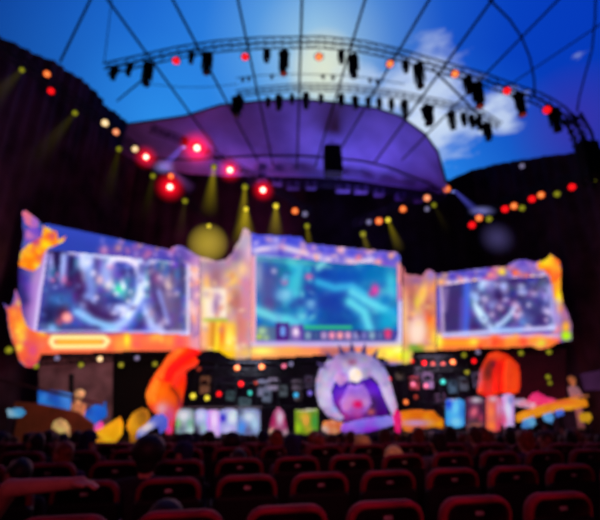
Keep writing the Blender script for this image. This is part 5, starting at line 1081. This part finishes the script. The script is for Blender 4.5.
def hair_for(pose, style):
    k = (pose, style)
    if k in HAIR: return HAIR[k]
    _, head, R = body_for(pose); mb = MB(); hp = lambda x, y, z: head+R@Vector((x, y, z)); ro = R.to_euler()
    mb.ball(hp(0, -.024, .034), (.088, .098, .105), 18, 12, rot=ro); mb.ball(hp(0, -.05, -.02), (.078, .06, .085), 14, 10, rot=ro); mb.ball(hp(0, .045, .09), (.062, .05, .035), 14, 8, rot=ro)
    for s in (-1, 1): mb.ball(hp(s*.068, 0, .03), (.022, .045, .06), 10, 8, rot=ro)
    if style == 'long':
        mb.ball(hp(0, -.06, -.10), (.092, .05, .14), 14, 10, rot=ro)
        for s in (-1, 1): mb.ball(hp(s*.075, -.015, -.07), (.032, .05, .12), 12, 9, rot=ro)
    if style == 'bun': mb.ball(hp(0, -.10, .09), (.045, .045, .045), 12, 9)
    if style == 'wavy':
        mb.ball(hp(0, -.03, .03), (.118, .115, .118), 16, 12, rot=ro); mb.ball(hp(0, -.06, -.12), (.115, .06, .13), 14, 10, rot=ro)
    if style == 'cap':
        mb.ball(hp(0, -.005, .07), (.098, .112, .085), 16, 10, rot=ro); mb.ball(hp(0, .12, .055), (.065, .07, .012), 14, 8, rot=ro)
    if style == 'puffy': mb.ball(hp(0, -.02, .06), (.125, .125, .115), 16, 12, rot=ro)
    HAIR[k] = remeshed(mb, 'hair', .011, .45, [HM]); return HAIR[k]
EYES = {}
def eyes_for(pose):
    if pose not in EYES:
        _, head, R = body_for(pose); EYES[pose] = []
        for s_ in (-1, 1): EYES[pose].append(MB().ball(head+R@Vector((s_*.031, .083, .016)), (.0125, .0125, .0095), 12, 8).ball(head+R@Vector((s_*.031, .0925, .016)), (.006, .005, .006), 10, 6, 1).mesh('eye', [mat('eye_white', (200, 195, 190), .3), mat('dark_iris', (25, 16, 12), .2)], smooth=True))
    return EYES[pose]
def recolour(o, slot, m): o.material_slots[slot].link = 'OBJECT'; o.material_slots[slot].material = m
HC = {'dark': HM, 'blond': mat('blond_hair', (255, 205, 115), .6, noise=.3, nscale=25), 'brown': mat('brown_hair', (62, 36, 24), .55, noise=.3, nscale=25), 'black': HM, 'auburn': mat('auburn_hair', (110, 50, 25), .55, noise=.3, nscale=25)}
TC = {'black': TOP, 'navy': mat('navy_top', (24, 28, 60), .9, noise=.25, nscale=12), 'maroon': mat('maroon_top', (80, 20, 36), .9, noise=.25, nscale=12), 'grey': mat('grey_top', (74, 70, 80), .9, noise=.25, nscale=12), 'plum': mat('plum_top', (66, 30, 70), .9, noise=.25, nscale=12), 'pale': mat('pale_top', (170, 150, 165), .9, noise=.2, nscale=12)}
def person(loc, rz, pose, style, hair, top, scale=1.0, label='', group='audience seated in the rows', headwear=None):
    r = thing('person', label, 'person', tuple(loc), rz, group); r.scale = (scale,)*3
    me = body_for(pose)[0]; b = link('body', me, r); recolour(b, 1, TC[top])
    for e_ in eyes_for(pose): link('eye', e_, r)
    h = link('cap' if style == 'cap' else 'hair', hair_for(pose, style), r); recolour(h, 0, HC[hair] if style != 'cap' else TC['navy'])
    return r
def at_px(i, px):                               # the seat of a row nearest to a column of the picture
    best = None
    for (r_, n_), o in SEATS.items():
        if r_ == i:
            d = abs(seat_px(Vector(o.location))-px)
            if best is None or d < best[0]: best = (d, n_, o)
    return best[1], best[2]
taken = set()
def sit(i, px, pose, style, hair, top, label, scale=1.0, dx=0.0):
    n_, o = at_px(i, px)
    if (i, n_) in taken: return None
    taken.add((i, n_)); return person(Vector(o.location)+Vector((dx, dx*SL, 0)), RZ, pose, style, hair, top, scale, label)
sit(0, 160, 'rest', 'puffy', 'dark', 'black', 'dark-haired person in the nearest row, only the violet-lit top of the head showing', .87, -.1)
person(row_pt(0, -1.95), RZ, 'reach', 'short', 'dark', 'navy', 1.08, 'person at the lower left edge stretching a bare arm over the next seat back')
sit(1, 10, 'turn', 'short', 'dark', 'black', 'dark-haired person at the lower left with the head turned aside, behind the bare arm')
sit(1, 140, 'rest', 'puffy', 'black', 'black', 'tall black silhouette of a person left of centre, before the golden rocks', 1.1, -.22)
sit(2, 393, 'rest', 'wavy', 'blond', 'black', 'blond person right of centre, the nearer of two blond heads', .93)
sit(3, 362, 'turn', 'wavy', 'blond', 'maroon', 'blond person looking left, the farther of two blond heads', .97)
sit(2, 254, 'rest', 'short', 'black', 'black', 'black-haired person alone between empty seats left of centre', .94)
sit(5, 505, 'raise', 'short', 'dark', 'plum', 'person on the right raising a bare pinkish forearm in the sixth row', 1.0)
sit(4, 540, 'raise', 'short', 'dark', 'black', 'person at the right lifting one hand in the fifth row', .95)
sit(7, 565, 'raise', 'short', 'brown', 'maroon', 'brown-haired person raising a hand below the amber lantern', 1.0)
rnd = random.Random(11)
NOUN = {'short': 'short', 'long': 'long', 'bun': 'tied-up', 'puffy': 'bushy', 'cap': ''}
used = set()
plan_rows = {2: [40, 205, 300, 455, 520]}
gap = lambda px, i: 82 < px < 158 and i > 3        # nobody hides the golden rocks
for i in range(3, 11):
    want = [n_ for (r_, n_) in SEATS if r_ == i]; xs_ = []
    for n_ in sorted(want):
        px = seat_px(Vector(SEATS[(i, n_)].location))
        dens = .6 if i < 4 else .78 if i < 7 else .8
        if -10 < px < 610 and not gap(px, i) and rnd.random() < dens: xs_.append(px)
    plan_rows[i] = xs_
for i, pxs in plan_rows.items():
    for px in pxs:
        n_, o = at_px(i, px)
        if (i, n_) in taken: continue
        st_ = rnd.choice(['short', 'short', 'long', 'bun', 'puffy', 'cap']); hc = rnd.choice(['dark', 'dark', 'brown', 'auburn']) if st_ != 'cap' else 'dark'; tp = rnd.choice(['black', 'navy', 'maroon', 'grey', 'plum'])
        lb = ('person in a dark cap and %s top' % tp if st_ == 'cap' else 'person with %s %s hair and %s top' % (NOUN[st_], {'dark': 'black'}.get(hc, hc), tp))+', %s row, seat %s from the left' % (nth(i+1), nth(n_+1))
        sit(i, px, rnd.choice(['rest', 'rest', 'turn', 'tilt']), st_, hc, tp, lb, rnd.uniform(1.0, 1.1) if px > 380 else rnd.uniform(.97, 1.05))
# human-shaped statues at both ends of the stage
def statue(px, py, Y, base_z, rz, scale, cols, label):
    q = P(px, py, Y); r = thing('statue', label, 'statue', (q.x, q.y, base_z+.12), rz, 'human-shaped statues at the stage ends')
    me = body_for('stand')[0]; b = link('figure', me, r); b.scale = (scale,)*3
    for k in range(4): recolour(b, k, mat('statue_%d_%d_%d' % cols[k], cols[k], .6, tuple(int(c*.8) for c in cols[k]), .6, noise=.2, nscale=6))  # stage light on the figure is partly put in as emission
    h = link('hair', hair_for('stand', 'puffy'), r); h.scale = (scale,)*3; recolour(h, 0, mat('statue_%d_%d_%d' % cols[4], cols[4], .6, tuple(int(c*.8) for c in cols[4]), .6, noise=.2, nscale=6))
    MB().lathe([(.55, -.12), (.55, -.03), (.48, 0)], k=20).build('plinth', BLACK, r, (0, 0, 0)); return r
statue(576, 400, 28.9, ZS, PI+.35, 1.9, [(225, 140, 90), (205, 140, 155), (190, 110, 120), (120, 70, 60), (215, 125, 75)], 'orange-headed statue with pinkish robe standing behind the right end of the gold ramp')
statue(77, 410, 22.6, floor_z(22.6), PI-.3, 1.98, [(235, 175, 115), (225, 145, 95), (190, 95, 70), (150, 80, 60), (235, 180, 120)], 'orange-cream statue standing between the two blue banners')

# ------------------------------------------------------------------ lights
def area(name, loc, target, size, power, c, spread=PI):
    l = bpy.data.lights.new(name, 'AREA'); l.energy = power; l.color = c; l.size = size; l.spread = spread
    o = bpy.data.objects.new(name, l); COL.objects.link(o); o.location = loc; o.rotation_euler = aim(Vector(target)-Vector(loc)); return o
def spot(name, loc, target, power, c, ang, blend=.6, r=.3):
    l = bpy.data.lights.new(name, 'SPOT'); l.energy = power; l.color = c; l.spot_size = math.radians(ang); l.spot_blend = blend; l.shadow_soft_size = r
    o = bpy.data.objects.new(name, l); COL.objects.link(o); o.location = loc; o.rotation_euler = aim(Vector(target)-Vector(loc)); return o
spot('canopy_wash', (3, 32, 13), P(360, 132, 28.5), 2600, (.30, .25, 1.0), 80, .6, 2.5)
spot('canopy_wash', (-3, 32.5, 13), P(255, 138, 29.5), 1700, (.40, .20, .9), 75, .6, 2.5)
spot('canopy_wash', (-9, 32, 13), P(165, 145, 29), 380, (.75, .14, .45), 75, .6, 2)
spot('canopy_wash', (5, 34, 13), P(400, 165, 31), 700, (.5, .12, 1.0), 70, .6, 2)
area('drape_wash', (-9, 20, 2), (-17, 24, 11), 3, 60, (1.0, .22, .36))
area('drape_wash', (10, 20, 2), (19, 27, 11), 3, 60, (1.0, .24, .40))
spot('backdrop_wash', (-5, 32, 5), (-7, 37, 16), 3200, (1.0, .10, .28), 70)
spot('backdrop_wash', (4, 32, 5), (4, 37, 17), 260, (.4, .25, .8), 70)
area('rear_fill', (.4, -3.5, 3.6), (.6, 2.9, .95), 2.0, 17, (1.0, .12, .26), 1.0)  # unseen red light added behind the camera to brighten seat backs
spot('rear_fill', (1.0, -2.5, 3.8), (.75, 2.9, 1), 80, (1.0, .05, .10), 30, .8)  # unseen spot added to redden the nearest seats
area('stage_fill', (0, 24.3, 7), (0, 9, .5), 7, 330, (1.0, .35, .55))  # unseen pink light added on the stage side for the seat tops
area('stage_prop_wash', (0, 20, 7), (0, 26.5, 1), 8, 160, (1.0, .75, .8))
area('panel_fill', (-9, 21, 4), (-13, 27, 4), 2, 60, (1.0, .85, .85))  # unseen light added to brighten the grey-brown panel
area('scaffold_fill', (-3.5, 28.6, 4.2), (-3.5, 30.5, 1), 2, 220, (.75, .8, 1.0))  # unseen light added to bring out the dark left scaffold
area('scaffold_fill', (10, 29.2, 4.2), (10, 31, 1), 2, 180, (.9, .75, 1.0))  # unseen light added to bring out the dark right scaffold
spot('rear_fill', (2.6, -1.0, 5.0), (.95, 5.2, 1.1), 130, (1.0, .55, .25), 12, .8)  # unseen warm spot added to brighten the two blond heads
area('side_fill', (-11, 7, 5), (2, 8, .6), 3, 50, (1.0, .30, .45))  # unseen side light added to put a pink rim on the heads
area('side_fill', (11, 7, 5), (2, 8, .6), 3, 60, (1.0, .30, .55))  # second unseen rim light, added from the right
